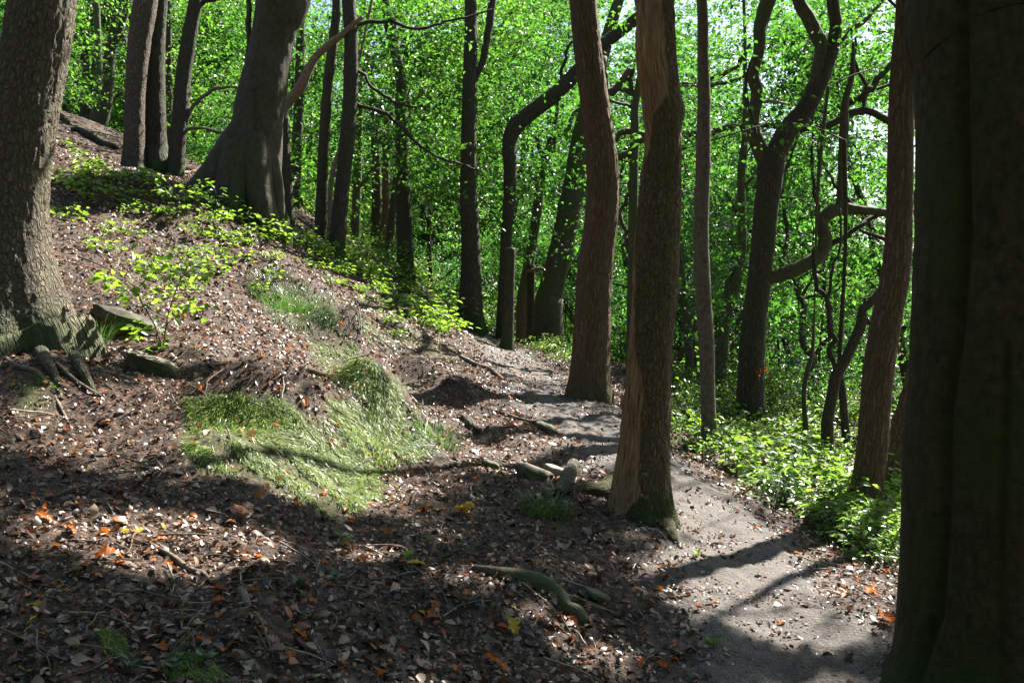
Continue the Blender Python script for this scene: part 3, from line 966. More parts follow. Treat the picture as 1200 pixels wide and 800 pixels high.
tree('birch_tree', 'thin reddish trunk with knobbly joints, straight, rising out of the shrubs by the path',
     [(822,-5,13),(824,70,14),(825,118,15),(824,200,17),(822,270,17),(824,340,18),(828,400,18),(830,470,17),(831,492,18)], 10.6, 'thin_bark', 'beech', .004, 10,
     None, seg=26, knobs=[(832,116,.03,.018),(831,195,.03,.02),(822,235,.03,.012),(828,345,.03,.012)], limbs=3)
tree('beech_tree', 'huge smooth beech with flared fluted roots on the upper slope',
     [(333,-5,60),(322,30,52),(317,55,49),(309,100,54),(303,135,57),(297,170,63),(290,203,74),(286,232,84),(284,252,92)], None, 'beech_bark', 'beech', .02, 14,
     (.34, .55, 7, .5), seg=110, grooves=[([(268,150),(266,200),(262,250)], 4, .06), ([(300,110),(296,200),(290,250)], 4, .05)], buttress=[[(290,140,30,-.1),(272,176,40,-.1),(254,204,40,-.15),(236,222,34,-.2),(218,236,22,-.2),(202,244,8,-.1)], [(300,160,34,-.2),(302,210,36,-.32),(306,245,30,-.42),(312,272,12,-.5)], [(282,170,36,-.2),(272,215,38,-.32),(264,246,30,-.42),(257,268,12,-.5)], [(314,180,26,-.05),(320,222,26,-.1),(325,250,18,-.15),(330,268,8,-.2)]],
     branches=[{'n': [(292,72,6,.3),(288,55,7,.2),(289,25,7,.1),(291,-5,6,0)], 'mat': 'mossy_bark'}], limbs=4)
tree('oak_tree', 'forked oak with two spreading arms above an orange leaved sprout at its foot',
     [(904,178,33),(902,210,30),(897,250,28),(893,300,28),(887,351,28),(882,400,30),(880,452,32),(880,485,36)], 13.6, 'oak_bark_far', 'oak', .008, 5.6, None, seg=44, limbs=0, dead=True,
     branches=[{'n': [(906,186,25),(918,165,25),(932,143,24),(945,124,23),(957,100,22),(966,82,20),(976,55,17),(979,30,15),(977,0,14),(974,-40,12),(980,-100,9)], 'mat': 'oak_bark_far'},
               {'n': [(952,112,16),(959,84,17),(962,57,16),(954,36,16),(945,18,16),(936,0,15),(925,-40,13),(915,-100,9)], 'mat': 'mossy_bark'},
               {'n': [(900,192,24),(889,172,20),(882,148,17),(888,111,15),(882,88,15),(890,61,14),(889,34,15),(897,8,18),(905,-20,15),(900,-80,10)], 'mat': 'mossy_bark'},
               {'n': [(980,56,5),(996,38,6),(1016,20,5),(1033,0,4),(1042,-20,3)], 'mat': 'twig_wood'},
               {'n': [(883,122,4),(900,119,4),(915,121,3),(928,122,2)], 'mat': 'pale_wood', 'label': 'short pale broken side branch'},
               {'n': [(886,160,4,-.2),(881,140,4,-.25),(877,115,4,-.25),(876,88,4,-.2),(884,66,3,-.15)], 'mat': 'oak_bark_far'},
               {'n': [(897,328,13),(915,322,16),(935,314,17),(952,306,17),(964,294,17),(967,278,16),(963,264,15),(968,252,16),(985,245,15),(1005,246,11),(1030,248,10),(1060,250,8),(1110,240,5)], 'mat': 'mossy_bark', 'label': 'snaking mossy branch'},
               {'n': [(984,250,12),(986,225,12),(988,190,11),(989,150,11),(990,120,8),(998,90,6),(1000,50,4)], 'mat': 'mossy_bark'},
               {'n': [(968,290,6),(985,282,7),(1003,270,6),(1018,261,6),(1030,255,5)], 'mat': 'oak_bark_far'}])
# --- the upper slope
tree('oak_tree', 'speckled grey oak beside the boulder swelling on the upper slope',
     [(171,-5,27),(163,50,26),(158,110,23),(157,160,24),(156,190,26),(156,201,32)], 18.0, 'oak_bark', 'oak', .01, 12, (.15, .3, 6, .2), seg=36, limbs=3)
tree('oak_tree', 'dark oak with a mossy round burl bulging at its foot',
     [(187,-5,20),(182,60,22),(181,110,24),(181,160,27),(181,195,30),(182,206,34)], 18.4, 'oak_bark_far', 'oak', .01, 12, None, seg=32, knobs=[(190,198,.28,.2)], limbs=3)
tree('beech_tree', 'thin pale trunk half hidden behind the burl footed oak',
     [(196,-5,9),(197,60,9),(198,120,8),(198,190,9)], 22.0, 'beech_bark', 'beech', .005, 10, limbs=2, far=True)
tree('oak_tree', 'curving dark oak with a dead reddish bough leaning at its foot',
     [(230,-5,16),(226,20,16),(221,50,18),(215,90,18),(212,130,19),(208,170,19),(206,200,20),(205,209,24)], 18.2, 'oak_bark_far', 'oak', .008, 11, None, seg=28, limbs=3,
     branches=[[(228,12,7),(238,4,6),(248,-2,6),(262,-20,4)], {'n': [(209,160,3),(220,155,5),(236,152,4),(250,155,4),(262,158,3)], 'mat': 'twig_wood'},
               {'n': [(214,165,4),(219,142,4),(225,125,4),(235,113,4),(253,105,4),(278,104,3),(300,103,2)], 'mat': 'twig_wood'}])
tree('oak_tree', 'leaning leafy oak on the crest above the fallen log',
     [(149,-5,15),(141,22,16),(134,45,14),(128,70,13),(127,100,13),(122,130,15),(116,150,17),(114,160,20)], 24.0, 'oak_bark_far', 'oak', .01, 9, None, limbs=3, far=True,
     branches=[[(134,45,10),(143,40,8),(147,52,6),(149,60,4)]])
tree('oak_tree', 'straight slim oak on the crest just behind the leaning leafy one',
     [(112,-5,8),(115,50,8),(116,100,9),(111,135,10),(107,156,11)], 25.0, 'mossy_bark', 'beech', .005, 9, None, limbs=3, far=True)
tree('oak_tree', 'dark straight trunk highest on the crest behind the stout plated oak',
     [(101,-5,7),(101,70,8),(100,100,9),(97,122,10)], 27.0, 'oak_bark_far', 'oak', .006, 9, None, limbs=3, far=True)
tree('dead_tree', 'broken dead snag with bare tan wood arching against the big beech',
     [(333,140,13),(333,165,13),(334,200,15),(336,235,16),(337,264,19)], 16.6, 'oak_bark_far', 'oak', .008, 0, None, seg=22, dead=True,
     branches=[{'n': [(334,170,10),(331,145,12),(334,124,13),(343,113,12),(353,101,12),(361,85,11),(368,70,10),(380,57,9),(400,41,7),(424,20,5)], 'mat': 'dead_wood', 'label': 'bare tan bough, bark gone'}])
tree('beech_tree', 'pale far beech trunk seen just behind the dead snag',
     [(352,60,11),(351,115,12),(348,170,12),(345,232,13),(344,262,15)], 22.5, 'beech_bark', 'beech', .005, 11, None, limbs=2, far=True)
tree('beech_tree', 'slim olive trunk between the dead snag and the wavy trunk',
     [(394,-5,10),(390,50,11),(384,100,12),(381,145,13),(378,200,13),(376,250,14),(376,278,16)], 18.2, 'beech_bark', 'beech', .006, 11, None, seg=18, limbs=3)
tree('sapling_tree', 'thin reddish crooked stem beside the slim olive trunk',
     [(402,150,4),(398,175,5),(390,200,6),(387,225,6),(387,250,6),(386,276,7)], 18.0, 'dead_wood', 'beech', .002, 4.2, None, limbs=1)
tree('oak_tree', 'wavy dark trunk with long thin leafless side branches on the slope',
     [(408,-5,15),(411,40,16),(411,80,17),(410,120,17),(407,160,18),(403,200,17),(399,240,18),(395,280,20),(392,305,23)], None, 'oak_bark_far', 'beech', .008, 11, None, seg=26, limbs=3,
     branches=[[(414,31,5),(435,26,5),(457,27,5),(480,33,4),(500,32,4),(542,22,3),(575,12,2)], [(414,76,5),(422,85,4),(435,100,4),(446,112,4),(465,121,4),(490,127,3)],
               [(413,118,5),(430,128,5),(455,138,5),(470,150,5),(485,167,4),(508,182,3),(535,192,3),(560,200,2)]])
# --- the row beyond the crest
tree('beech_tree', 'straight olive trunk in the far row, next after the wavy trunk',
     [(421,120,9),(420,160,9),(419,200,10),(417,250,11),(416,288,13)], 23.5, 'mossy_bark', 'beech', .005, 11, None, limbs=2, far=True, branches=[[(420,225,4),(428,210,4),(437,196,3)]])
tree('beech_tree', 'pale straight trunk in the far row beside a reddish stem',
     [(438,110,9),(439,150,10),(441,200,11),(441,250,12),(441,302,14)], 25.0, 'beech_bark', 'beech', .005, 11, None, limbs=2, far=True)
tree('oak_tree', 'reddish slightly leaning stem in the far row beside the pale trunk',
     [(456,120,8),(453,150,8),(452,200,9),(452,250,9),(446,290,11),(443,304,12)], 24.6, 'oak_bark_warm', 'oak', .005, 10, None, limbs=2, far=True)
tree('oak_tree', 'narrow dark stem in the far row leaning against the fluted trunk',
     [(468,150,7),(466,190,8),(461,240,9),(457,280,10),(455,308,11)], 24.0, 'oak_bark_far', 'oak', .005, 10, None, limbs=2, far=True)
tree('beech_tree', 'straight smooth beech with a splayed fluted foot among low shrubs',
     [(470,90,13),(470,120,14),(471,170,15),(472,220,17),(474,270,19),(475,310,21),(475,332,27)], None, 'beech_bark', 'beech', .01, 12, (.3, .3, 6, .2), seg=26, limbs=3)
tree('oak_tree', 'dark straight trunk with a side fork, next to the splayed fluted beech',
     [(497,100,12),(498,140,13),(499,200,14),(500,260,16),(499,310,18),(498,335,21)], None, 'oak_bark_far', 'oak', .008, 12, None, seg=22, limbs=3,
     branches=[[(501,262,5),(509,240,6),(514,225,5),(522,214,4),(530,200,3)], [(497,245,4),(489,232,5),(482,218,4),(478,205,3)]])
tree('oak_tree', 'dark leafy oak with ivy green sides standing over the far end of the path',
     [(551,-5,14),(551,60,16),(550,120,18),(549,170,19),(549,220,20),(551,270,22),(552,310,24),(551,345,27),(551,372,33),(551,387,40)], None, 'oak_bark_far', 'oak', .01, 12, (.2, .25, 5, .4), seg=34, limbs=4,
     branches=[[(556,95,6),(566,70,8),(571,45,9),(575,18,9),(578,-10,8)]])
tree('dead_tree', 'flat topped dead post of a trunk beside the path, pale on one side',
     [(598,293,12),(597,330,12),(596,370,13),(595,395,15),(593,413,21)], None, 'beech_bark', 'beech', .004, 0, None, seg=22, dead=True)
tree('oak_tree', 'crooked oak bent sharply sideways above the dead post',
     [(770,0,13),(742,25,14),(705,54,15),(670,91,17),(650,111,18),(623,131,19),(604,148,20),(597,168,18),(598,195,16),(597,230,15),(594,270,14),(591,330,14),(589,390,16)], 18.2, 'oak_bark_far', 'oak', .008, 9.5, None, seg=24, limbs=2,
     branches=[[(652,110,6),(658,90,5),(662,70,4),(670,50,3)]])
tree('beech_tree', 'slender forked beech behind the dead post with three upright arms',
     [(639,182,10),(637,195,11),(633,215,11),(629,250,12),(623,290,12),(616,330,13),(612,356,14)], 22.0, 'mossy_bark', 'beech', .005, 0, None, dead=True, far=True,
     branches=[[(637,186,7),(634,172,6),(630,165,5),(627,160,4)], [(639,186,8),(642,170,6),(646,150,6),(650,138,5),(653,125,4),(652,90,3)], [(639,188,8),(648,172,7),(660,155,6),(672,140,5),(684,125,4),(700,110,3)]])
tree('beech_tree', 'broad dark leaning beech behind the straight brown oak',
     [(700,90,17),(693,115,20),(686,142,22),(680,172,24),(674,210,25),(667,250,27),(660,280,28),(652,315,29),(645,345,31),(643,356,34)], 20.0, 'mossy_bark', 'beech', .01, 11, None, seg=30, limbs=3,
     branches=[[(676,235,9),(684,222,10),(693,215,9),(700,206,7)], [(655,280,5),(654,250,6),(655,235,5),(662,225,5)]])
tree('dead_tree', 'short broken pale stump with a stub bar beneath the broad leaning beech',
     [(622,312,10),(622,335,10),(622,360,11)], 21.0, 'beech_bark', 'beech', .004, 0, None, dead=True, branches=[{'n': [(618,318,4,-.1),(628,317,5,-.2),(642,317,5,-.3)], 'mat': 'dead_wood'}])
# --- between and beyond the path trees
tree('oak_tree', 'dark spreading oak seen between the brown oak and the stripped oak',
     [(745,120,9),(744,150,10),(743,190,10),(742,240,11),(741,320,12),(740,400,13)], 17.0, 'mossy_bark', 'beech', .005, 9, None, seg=16, limbs=2,
     branches=[[(744,205,8),(735,180,8),(725,186,8),(712,196,6)], [(743,168,8),(757,163,8),(735,156,7),(724,163,6),(712,172,4)], [(745,130,6),(738,84,8),(726,98,8),(717,112,8),(709,90,7),(706,70,6)],
               [(745,128,5),(732,125,4),(722,121,4),(712,118,3)], [(745,112,6),(728,106,6),(716,107,5),(705,110,4)], [(740,300,5),(728,262,5),(735,225,5),(744,205,4)]])
tree('oak_tree', 'dark upright oak whose level boughs run behind the thin reddish trunk',
     [(873,130,6),(873,162,8),(869,200,9),(869,240,9),(870,270,10),(868,310,11),(859,345,12),(850,375,13),(846,410,14),(844,445,15),(844,475,16)], 16.0, 'mossy_bark', 'beech', .006, 8, None, seg=16, limbs=2,
     branches=[[(870,290,5),(862,315,4),(851,335,5),(851,352,5),(846,372,4)], [(869,222,3),(880,210,4),(892,205,3)],
               {'n': [(873,150,7),(860,148,8),(848,150,8),(834,155,8),(815,157,9),(800,156,8),(785,152,6)], 'label': 'level wavy bough'},
               [(800,98,6),(815,98,6),(835,92,6),(855,82,6),(872,68,5),(880,55,4)], [(800,100,5),(830,102,5),(850,98,5),(875,88,4)]])
tree('oak_tree', 'dark oak with a wavy arm reaching out behind the leaning slender oak',
     [(1100,140,12),(1098,200,14),(1090,300,16),(1080,400,18),(1072,470,19)], 15.0, 'oak_bark_far', 'oak', .008, 9, None, seg=18, limbs=2,
     branches=[{'n': [(1098,150,8),(1070,148,8),(1042,142,9),(1020,131,9),(1003,131,9),(988,138,9),(970,147,9),(950,151,7),(928,150,7),(901,148,6),(880,146,4)], 'label': 'wavy level arm'},
               [(985,140,6),(998,122,7),(1012,106,8),(1028,90,7),(1044,78,6),(1062,60,5)], [(1016,100,5),(1005,82,4),(1000,64,4),(1004,44,3)], [(1012,130,4),(1013,115,5),(1015,104,4)], [(1016,108,4),(1030,104,4),(1048,98,4)],
               [(1078,300,7),(1050,290,6),(1030,278,5),(1010,270,4)]])
tree('oak_tree', 'twisting dark young oak with a crook, standing in shrubs before the leaning slender oak',
     [(1040,320,5),(1024,350,8),(1011,364,10),(1010,378,12),(1000,402,12),(989,425,12),(980,440,14),(975,465,13),(970,493,14)], 12.5, 'oak_bark_far', 'beech', .005, 5, None, seg=18, limbs=1,
     branches=[[(980,440,8),(976,410,7),(972,375,7),(965,350,6),(959,334,6),(957,310,5),(953,290,3)], [(969,360,4),(972,331,4),(979,305,3),(984,280,3),(984,245,2)], [(1011,366,5),(1018,378,5),(1026,374,4)]])
tree('oak_tree', 'short dark stem half behind the twisting young oak',
     [(985,400,5),(984,430,7),(987,455,9),(989,480,9),(991,508,10)], 13.0, 'oak_bark_far', 'beech', .004, 4.2, None, limbs=1)
tree('sapling_tree', 'thin curving dark stem standing alone in the bright leaves beyond the shrubs',
     [(955,330,2),(954,375,3),(952,412,5),(945,440,6),(942,465,6),(944,495,7)], 13.0, 'mossy_bark', 'beech', .003, 4.6, None, limbs=1)
tree('oak_tree', 'reddish slanting trunk partly behind the thick mossy beech',
     [(1120,330,26),(1102,380,28),(1085,420,30),(1070,468,31),(1056,515,32),(1046,552,34)], 10.0, 'oak_bark_warm', 'oak', .008, 8, None, seg=34, limbs=2)
tree('oak_tree', 'dim dark trunk low between the thin reddish trunk and the stripped oak',
     [(800,330,8),(805,380,9),(808,420,10),(805,460,11)], 17.0, 'mossy_bark', 'beech', .005, 8, None, limbs=1, far=True, branches=[[(807,405,6),(814,385,6),(818,360,5),(822,330,4)]])

# ------------------------------------------------------------------ trees deeper in the wood (shared meshes)
def wood_tree(seed, ht, lean=.0, low=.12, nl=12000, leaf=.10, forked=False):
    """returns trunk mesh, branches mesh, crown mesh in local coordinates"""
    r = np.random.default_rng(seed)
    p = np.array([0, 0, -.5, .17 * ht / 10]); q = [p]
    dv = np.array([lean, r.normal(0, .05), 1.0])
    k = 9
    for j in range(k):
        dv = norm(dv + r.normal(0, .13, 3) + np.array([0, 0, .12]))
        p = p.copy(); p[:3] += dv * (ht + .5) / k; p[3] = .17 * ht / 10 * (1 - (j + 1) / (k + .4)); q.append(p)
    T = MB(); V, f, b, *_x, C = tube(np.array(q), 9, .4, bark_disp('beech', .008, seed)); T.add(V, f, b)
    B = MB(); ends = []
    for j in range(15):
        z0 = ht * r.uniform(low, .92)
        p0 = np.array([np.interp(z0, C[:, 2], C[:, i]) for i in range(4)])
        az = r.uniform(0, 2 * np.pi); ln_ = r.uniform(1.4, 4.0) * (1.15 - z0 / ht * .6)
        w_ = p0.copy(); w_[3] *= r.uniform(.3, .55); qq = [w_]
        dv = np.array([math.cos(az), math.sin(az), r.uniform(-.1, .7)])
        for s_ in range(6):
            dv = norm(dv + r.normal(0, .33, 3) + np.array([0, 0, .05]))
            x = qq[-1].copy(); x[:3] += dv * ln_ / 6; x[3] = max(.008, qq[0][3] * (1 - (s_ + 1) / 6.6)); qq.append(x)
            if s_ > 0: ends.append(x[:3])
            if s_ in (2, 4):                      # side twig
                tq = [x * np.array([1, 1, 1, .6])]; td = norm(dv + r.normal(0, .7, 3))
                for y_ in range(3):
                    td = norm(td + r.normal(0, .25, 3)); y2 = tq[-1].copy(); y2[:3] += td * .32; y2[3] = max(.005, y2[3] * .7); tq.append(y2)
                V, f, b, *_x = tube(np.array(tq), 4, .3, capend=False); B.add(V, f, b)
                ends.append(tq[-1][:3])
        V, f, b, *_x = tube(np.array(qq), 6, .3, capend=False); B.add(V, f, b)
    ends = np.array(ends)
    bag = Leaves()
    ns = nl // 48
    cs = ends[r.integers(0, len(ends), ns)] + r.normal(0, .38, (ns, 3)) * np.array([1, 1, .6])
    cs = cs[cs[:, 2] > .3]
    sprays(bag, cs, 48, .55, leaf)
    n = len(np.concatenate(B.V)); m = len(np.concatenate(T.V))
    return (T.mesh('trunk', M['oak_bark_far'], True, {'foot': np.zeros(m)}), B.mesh('branch', M['oak_bark_far'], True, {'foot': np.zeros(n)}),
            bag.mesh('crown', M['far_leaf']))

VAR = [wood_tree(100 + i, h, le, lo, nl, lf) for i, (h, le, lo, nl, lf) in enumerate(
    [(12, .05, .10, 12500, .11), (13, -.08, .06, 13500, .115), (10, .12, .05, 12000, .105), (11, -.1, .12, 12500, .11), (9, .0, .03, 11500, .10), (13, .06, .15, 13000, .115), (7, .1, .02, 9000, .09)])]
BANDS = [(90, 'behind the stout plated oak'), (220, 'between the stout plated oak and the curving dark oak'), (345, 'beside the huge flared beech'), (415, 'between the dead snag and the wavy trunk'), (520, 'behind the far row of straight trunks'),
         (585, 'behind the leafy ivy green oak'), (672, 'behind the bent crooked oak'), (745, 'between the ridged brown oak and the half stripped oak'), (815, 'between the half stripped oak and the thin reddish trunk'),
         (880, 'between the thin reddish trunk and the forked oak'), (960, 'just past the forked oak'), (1030, 'between the forked oak and the slender leaning oak'), (1075, 'between the slender leaning oak and the thick mossy beech')]
def band(x, y):
    u = 600 + x / max(y, .5) * F
    if y < 2 or u < -20 or u > 1230: return None
    for b, t in BANDS:
        if u < b: return t
    return 'behind the thick mossy beech'
WOODLAB = 'slim dark trunk with leafy crown standing in the wood out of view'
WOODGRP = 'slim trees deep in the wood'
def wood_copy(k, loc, rot, sc):
    b = band(loc[0], loc[1])
    dist = 'low leafy young tree' if loc[1] < 26 else 'slim dark tree deeper in' if loc[1] < 38 else 'thin trunk farthest off'
    root = thing('woodland_tree', WOODLAB if b is None else dist + ', ' + b, 'tree', loc, WOODGRP)
    root.rotation_euler = (0, 0, rot); root.scale = (sc, sc, sc)
    for nm, me in zip(('trunk', 'branches', 'crown'), VAR[k]):
        o = link(nm, me, root)
        if nm != 'trunk': o['kind'] = 'stuff'
    return root
wr = np.random.default_rng(5)
placed = []
def try_place(x, y, dmin):
    for (a, b) in placed:
        if (a - x) ** 2 + (b - y) ** 2 < dmin * dmin: return False
    placed.append((x, y)); return True
def plant_band(n, y0, y1, dmin, spread=.62, kinds=None, size=1.0):
    c = 0; tries = 0
    while c < n and tries < 6000:
        tries += 1
        y = wr.uniform(y0, y1); x = wr.uniform(-spread, spread) * y
        # keep the open shafts over the near slope: nothing on the path or before it
        if y < 26 and (x < 4.2): continue
        if y < 35 and -7 < x < 3.5: continue
        if not try_place(x, y, dmin): continue
        z = float(Hq(x, y))
        k = int(wr.integers(0, len(VAR))) if kinds is None else kinds[int(wr.integers(0, len(kinds)))]
        wood_copy(k, (x, y, z - .05), wr.uniform(0, 6.28), wr.uniform(.85, 1.2) * size * (1.3 if x > 2 and y > 46 else 1.0)); c += 1
plant_band(3, 21.5, 26, 1.9, .5, [2, 4, 6, 6, 4])
plant_band(58, 26, 38, 2.1, .75)
plant_band(74, 38, 60, 2.6, .8, None, 1.15)
plant_band(60, 60, 92, 3.2, .6, None, 1.7)
for (x, y) in [(-2.2, 27), (0.2, 28.5), (1.8, 26.5), (-.8, 33), (-4.5, 29), (2.5, 31)]:
    wood_copy([6, 4][int(wr.integers(0, 2))], (x, y, float(Hq(x, y))), wr.uniform(0, 6), .62)
for (x, y) in [(-4, -5), (3, -4), (8, -2), (-9, -3), (0, -10), (7, -9), (-8, -11), (13, 1), (12, -6), (-14, 2), (-13, -6), (14, 8), (-3, -15), (5, -16), (0, -5.5), (-6, -8), (4, -7.5), (-11, -1), (10, -11), (-12, -12), (16, -3), (11, 4), (-17, -3), (0, -20)]:  # unseen trees behind and beside the camera, added to cut the sky's fill
    wood_copy(int(wr.integers(0, 4)), (x, y, float(Hq(x, y))), wr.uniform(0, 6), 1.15)

def crooked_stem(seed, ht):
    r = np.random.default_rng(seed)
    p = np.array([0, 0, -.3, .06]); q = [p]; dv = np.array([r.normal(0, .3), r.normal(0, .2), 1.])
    for j in range(12):
        dv = norm(dv + r.normal(0, .30, 3) + np.array([0, 0, .16])); p = p.copy(); p[:3] += dv * ht / 12; p[3] = .06 * (1 - j / 14); q.append(p)
    V, f, b, *_x, C = tube(np.array(q), 8, .12, bark_disp('beech', .006, seed), wob=.8)
    out = [mesh_np('trunk', V, f, M['oak_bark_far'], True, {'bark_co': b, 'foot': np.zeros(len(V))})]
    for k in range(7):
        i_ = int(len(C) * r.uniform(.25, .92)); x = C[i_].copy(); x[3] *= r.uniform(.4, .7); qq = [x]
        az = r.uniform(0, 6.28); dv = np.array([math.cos(az), math.sin(az), r.uniform(-.2, .9)])
        for j in range(7):
            dv = norm(dv + r.normal(0, .42, 3)); x = qq[-1].copy(); x[:3] += dv * r.uniform(.15, .38); x[3] = max(.005, x[3] * .8); qq.append(x)
        V, f, b, *_x = tube(np.array(qq), 6, .1, wob=.8)
        out.append(mesh_np('branch', V, f, M['oak_bark_far'], True, {'bark_co': b, 'foot': np.zeros(len(V))}))
    return out
CST = [crooked_stem(40 + i, h) for i, h in enumerate((6.5, 8, 5.5, 7.2))]
r_ = np.random.default_rng(15)
for k, (x, y) in enumerate([(4.6, 15.5), (5.6, 18.5), (3.7, 19.5), (6.8, 17.2), (7.4, 21), (4.9, 22.5), (8.6, 23), (6.2, 24.5), (2.9, 21.5), (9.6, 25.5), (3.4, 25), (7.9, 19), (1.9, 24), (5.4, 27)]):
    root = thing('crooked_tree', 'thin crooked dark stem, ' + band(x, y), 'tree', (x, y, float(Hq(x, y))), 'thin crooked stems among the leaves')
    root.rotation_euler = (0, 0, r_.uniform(0, 6.28)); root.scale = (r_.uniform(.85, 1.2),) * 3
    for me in CST[k % 4]: link(me.name.split('.')[0], me, root)

# ------------------------------------------------------------------ foliage of the traced trees
def nearest_tree(P, maxd=1e9, pred=None):
    best, bi = None, None
    ts = [t for t in TREES if pred is None or pred(t)]
    D = np.stack([np.hypot(P[:, 0] - np.interp(P[:, 2], t['axis'][:, 2], t['axis'][:, 0]), P[:, 1] - np.interp(P[:, 2], t['axis'][:, 2], t['axis'][:, 1])) +
                  1.0 * np.maximum(P[:, 2] - t['top'], 0) for t in ts], 1)
    return ts, D.argmin(1), D.min(1)

def give(P, n=50, rad=.45, leaf=.065, pred=None, **kw):
    ts, k, dm = nearest_tree(P, pred=pred)
    for i, t in enumerate(ts):
        s_ = P[k == i]
        if len(s_): sprays(t['bag'], s_, n, rad, leaf, **kw)

def fill(poly, d0, d1, n, npl=50, rad=.45, leaf=.07, pred=None):
    """sprays through a block of air between two distances"""
    poly = np.array(poly, float)
    u = rng.uniform(poly[:, 0].min(), poly[:, 0].max(), n * 4); v = rng.uniform(poly[:, 1].min(), poly[:, 1].max(), n * 4)
    k = in_poly(u, v, poly)
    u, v = u[k][:n], v[k][:n]
    d = rng.uniform(d0, d1, len(u))
    P = np.stack([(u - 600) / F * d, d, CAMZ + (400 - v) / F * d], 1)
    P = P[P[:, 2] > Hq(P[:, 0], P[:, 1]) + .4]
    give(P, npl, rad, leaf, pred)

fill([(400,-20),(660,-20),(660,200),(600,260),(520,270),(420,140)], 18.0, 23, 820, 58, .54, .088)
fill([(490,150),(690,180),(680,300),(560,300)], 17.0, 21, 120, 56, .45, .072)
fill([(70,-30),(310,-30),(290,100),(240,170),(150,110),(70,120)], 20, 29, 330, 56, .55, .085)
fill([(320,-30),(430,-30),(430,250),(330,250)], 19.5, 28, 200, 56, .5, .085)
fill([(640,-20),(820,-20),(820,330),(640,330)], 17, 27, 360, 56, .5, .075)
fill([(800,-20),(1080,-20),(1080,300),(800,330)], 14.5, 27, 640, 58, .52, .082)
fill([(940,-30),(1090,-30),(1090,200),(940,200)], 16, 26, 240, 58, .52, .09)
fill([(780,-30),(900,-30),(900,120),(780,120)], 17, 26, 150, 58, .52, .09)
fill([(560,-20),(1080,-20),(1080,110),(900,160),(560,230)], 12.5, 17, 110, 50, .45, .07)
fill([(520,-30),(1090,-30),(1090,170),(520,170)], 22, 32, 560, 58, .62, .105)
fill([(800,300),(1080,280),(1080,500),(940,500),(800,440)], 14.0, 25, 520, 56, .45, .075)

# canopy over the near slope, out of the frame: it throws the shade the photograph shows
def shade(n, h0, h1, thresh):
    u = rng.uniform(-250, 1350, n); v = rng.uniform(430, 1050, n)
    g = hit(u, np.minimum(v, 1000))
    lit = sample_img(LITIMG, g); lit = np.where(lit < 0, .3, lit)
    g = g[(lit < thresh) & (g[:, 1] < 9.5) & (g[:, 0] < 3.4)]
    t = rng.uniform(h0, h1, len(g)) / S[2]
    P = g + S[None] * t[:, None]
    v2 = 400 - (P[:, 2] - CAMZ) / P[:, 1] * F
    P = P[v2 < -40]
    give(P, 54, .5, .10, pred=lambda t: t['d'] < 14.5)
shade(3600, 5.0, 11.0, .5)
def overhead(n):  # unseen leaf sprays above the viewpoint, added to hold back skylight
    x = rng.uniform(-9, 6, n); y = rng.uniform(-3, 10, n); z = Hq(x, y) + rng.uniform(6, 12, n)
    P = np.stack([x, y, z], 1)
    v2 = 400 - (P[:, 2] - CAMZ) / np.maximum(P[:, 1], .5) * F
    P = P[v2 < -40]
    give(P, 46, .5, .10, pred=lambda t: t['d'] < 14.5)
overhead(1150)
for t in TREES:
    if t['bag'].count():
        me = t['bag'].mesh('crown', M['canopy_leaf'], t['loc'], leaf_keep)
        link('crown', me, t['root'])['kind'] = 'stuff'
        tw = np.concatenate(t['bag'].tw)
        tw = tw[leaf_keep(tw[:, 0]) & leaf_keep(tw[:, 1])]
        if not len(tw): continue
        mid = tw.mean(1) + rng.normal(0, .05, (len(tw), 3))
        TL = np.stack([tw[:, 0], mid, tw[:, 1]], 1)
        V1, F1 = twig_lines(TL)
        # boughlets from the stem out to part of the sprays
        Cx = t['axis']; e = tw[:, 0]
        z0 = np.clip(e[:, 2] - rng.uniform(.2, 1.2, len(e)), Cx[0, 2] + 1.5, Cx[-1, 2])
        st = np.stack([np.interp(z0, Cx[:, 2], Cx[:, 0]), np.interp(z0, Cx[:, 2], Cx[:, 1]), z0], 1)
        dd = np.linalg.norm(e - st, axis=1)
        k = (dd < 3.2) & (rng.random(len(e)) < .28) & leaf_keep(st * .5 + e * .5) & leaf_keep(st * .75 + e * .25)
        if k.any():
            e, st = e[k], st[k]
            ln = []
            for f_ in np.linspace(0, 1, 7):
                ln.append(st * (1 - f_) + e * f_ + rng.normal(0, .07, e.shape) * (0 < f_ < 1) + np.array([0, 0, .35]) * f_ * (1 - f_))
            V2, F2 = twig_lines(np.stack(ln, 1), .016)
            V1 = np.concatenate([V1, V2]); F1 = np.concatenate([F1, F2 + len(V1) - len(V2)])
        link('twigs', mesh_np('twigs', V1 - t['loc'][None], [F1], M['oak_bark_far'], True, {'bark_co': V1, 'foot': np.zeros(len(V1))}), t['root'])['kind'] = 'stuff'

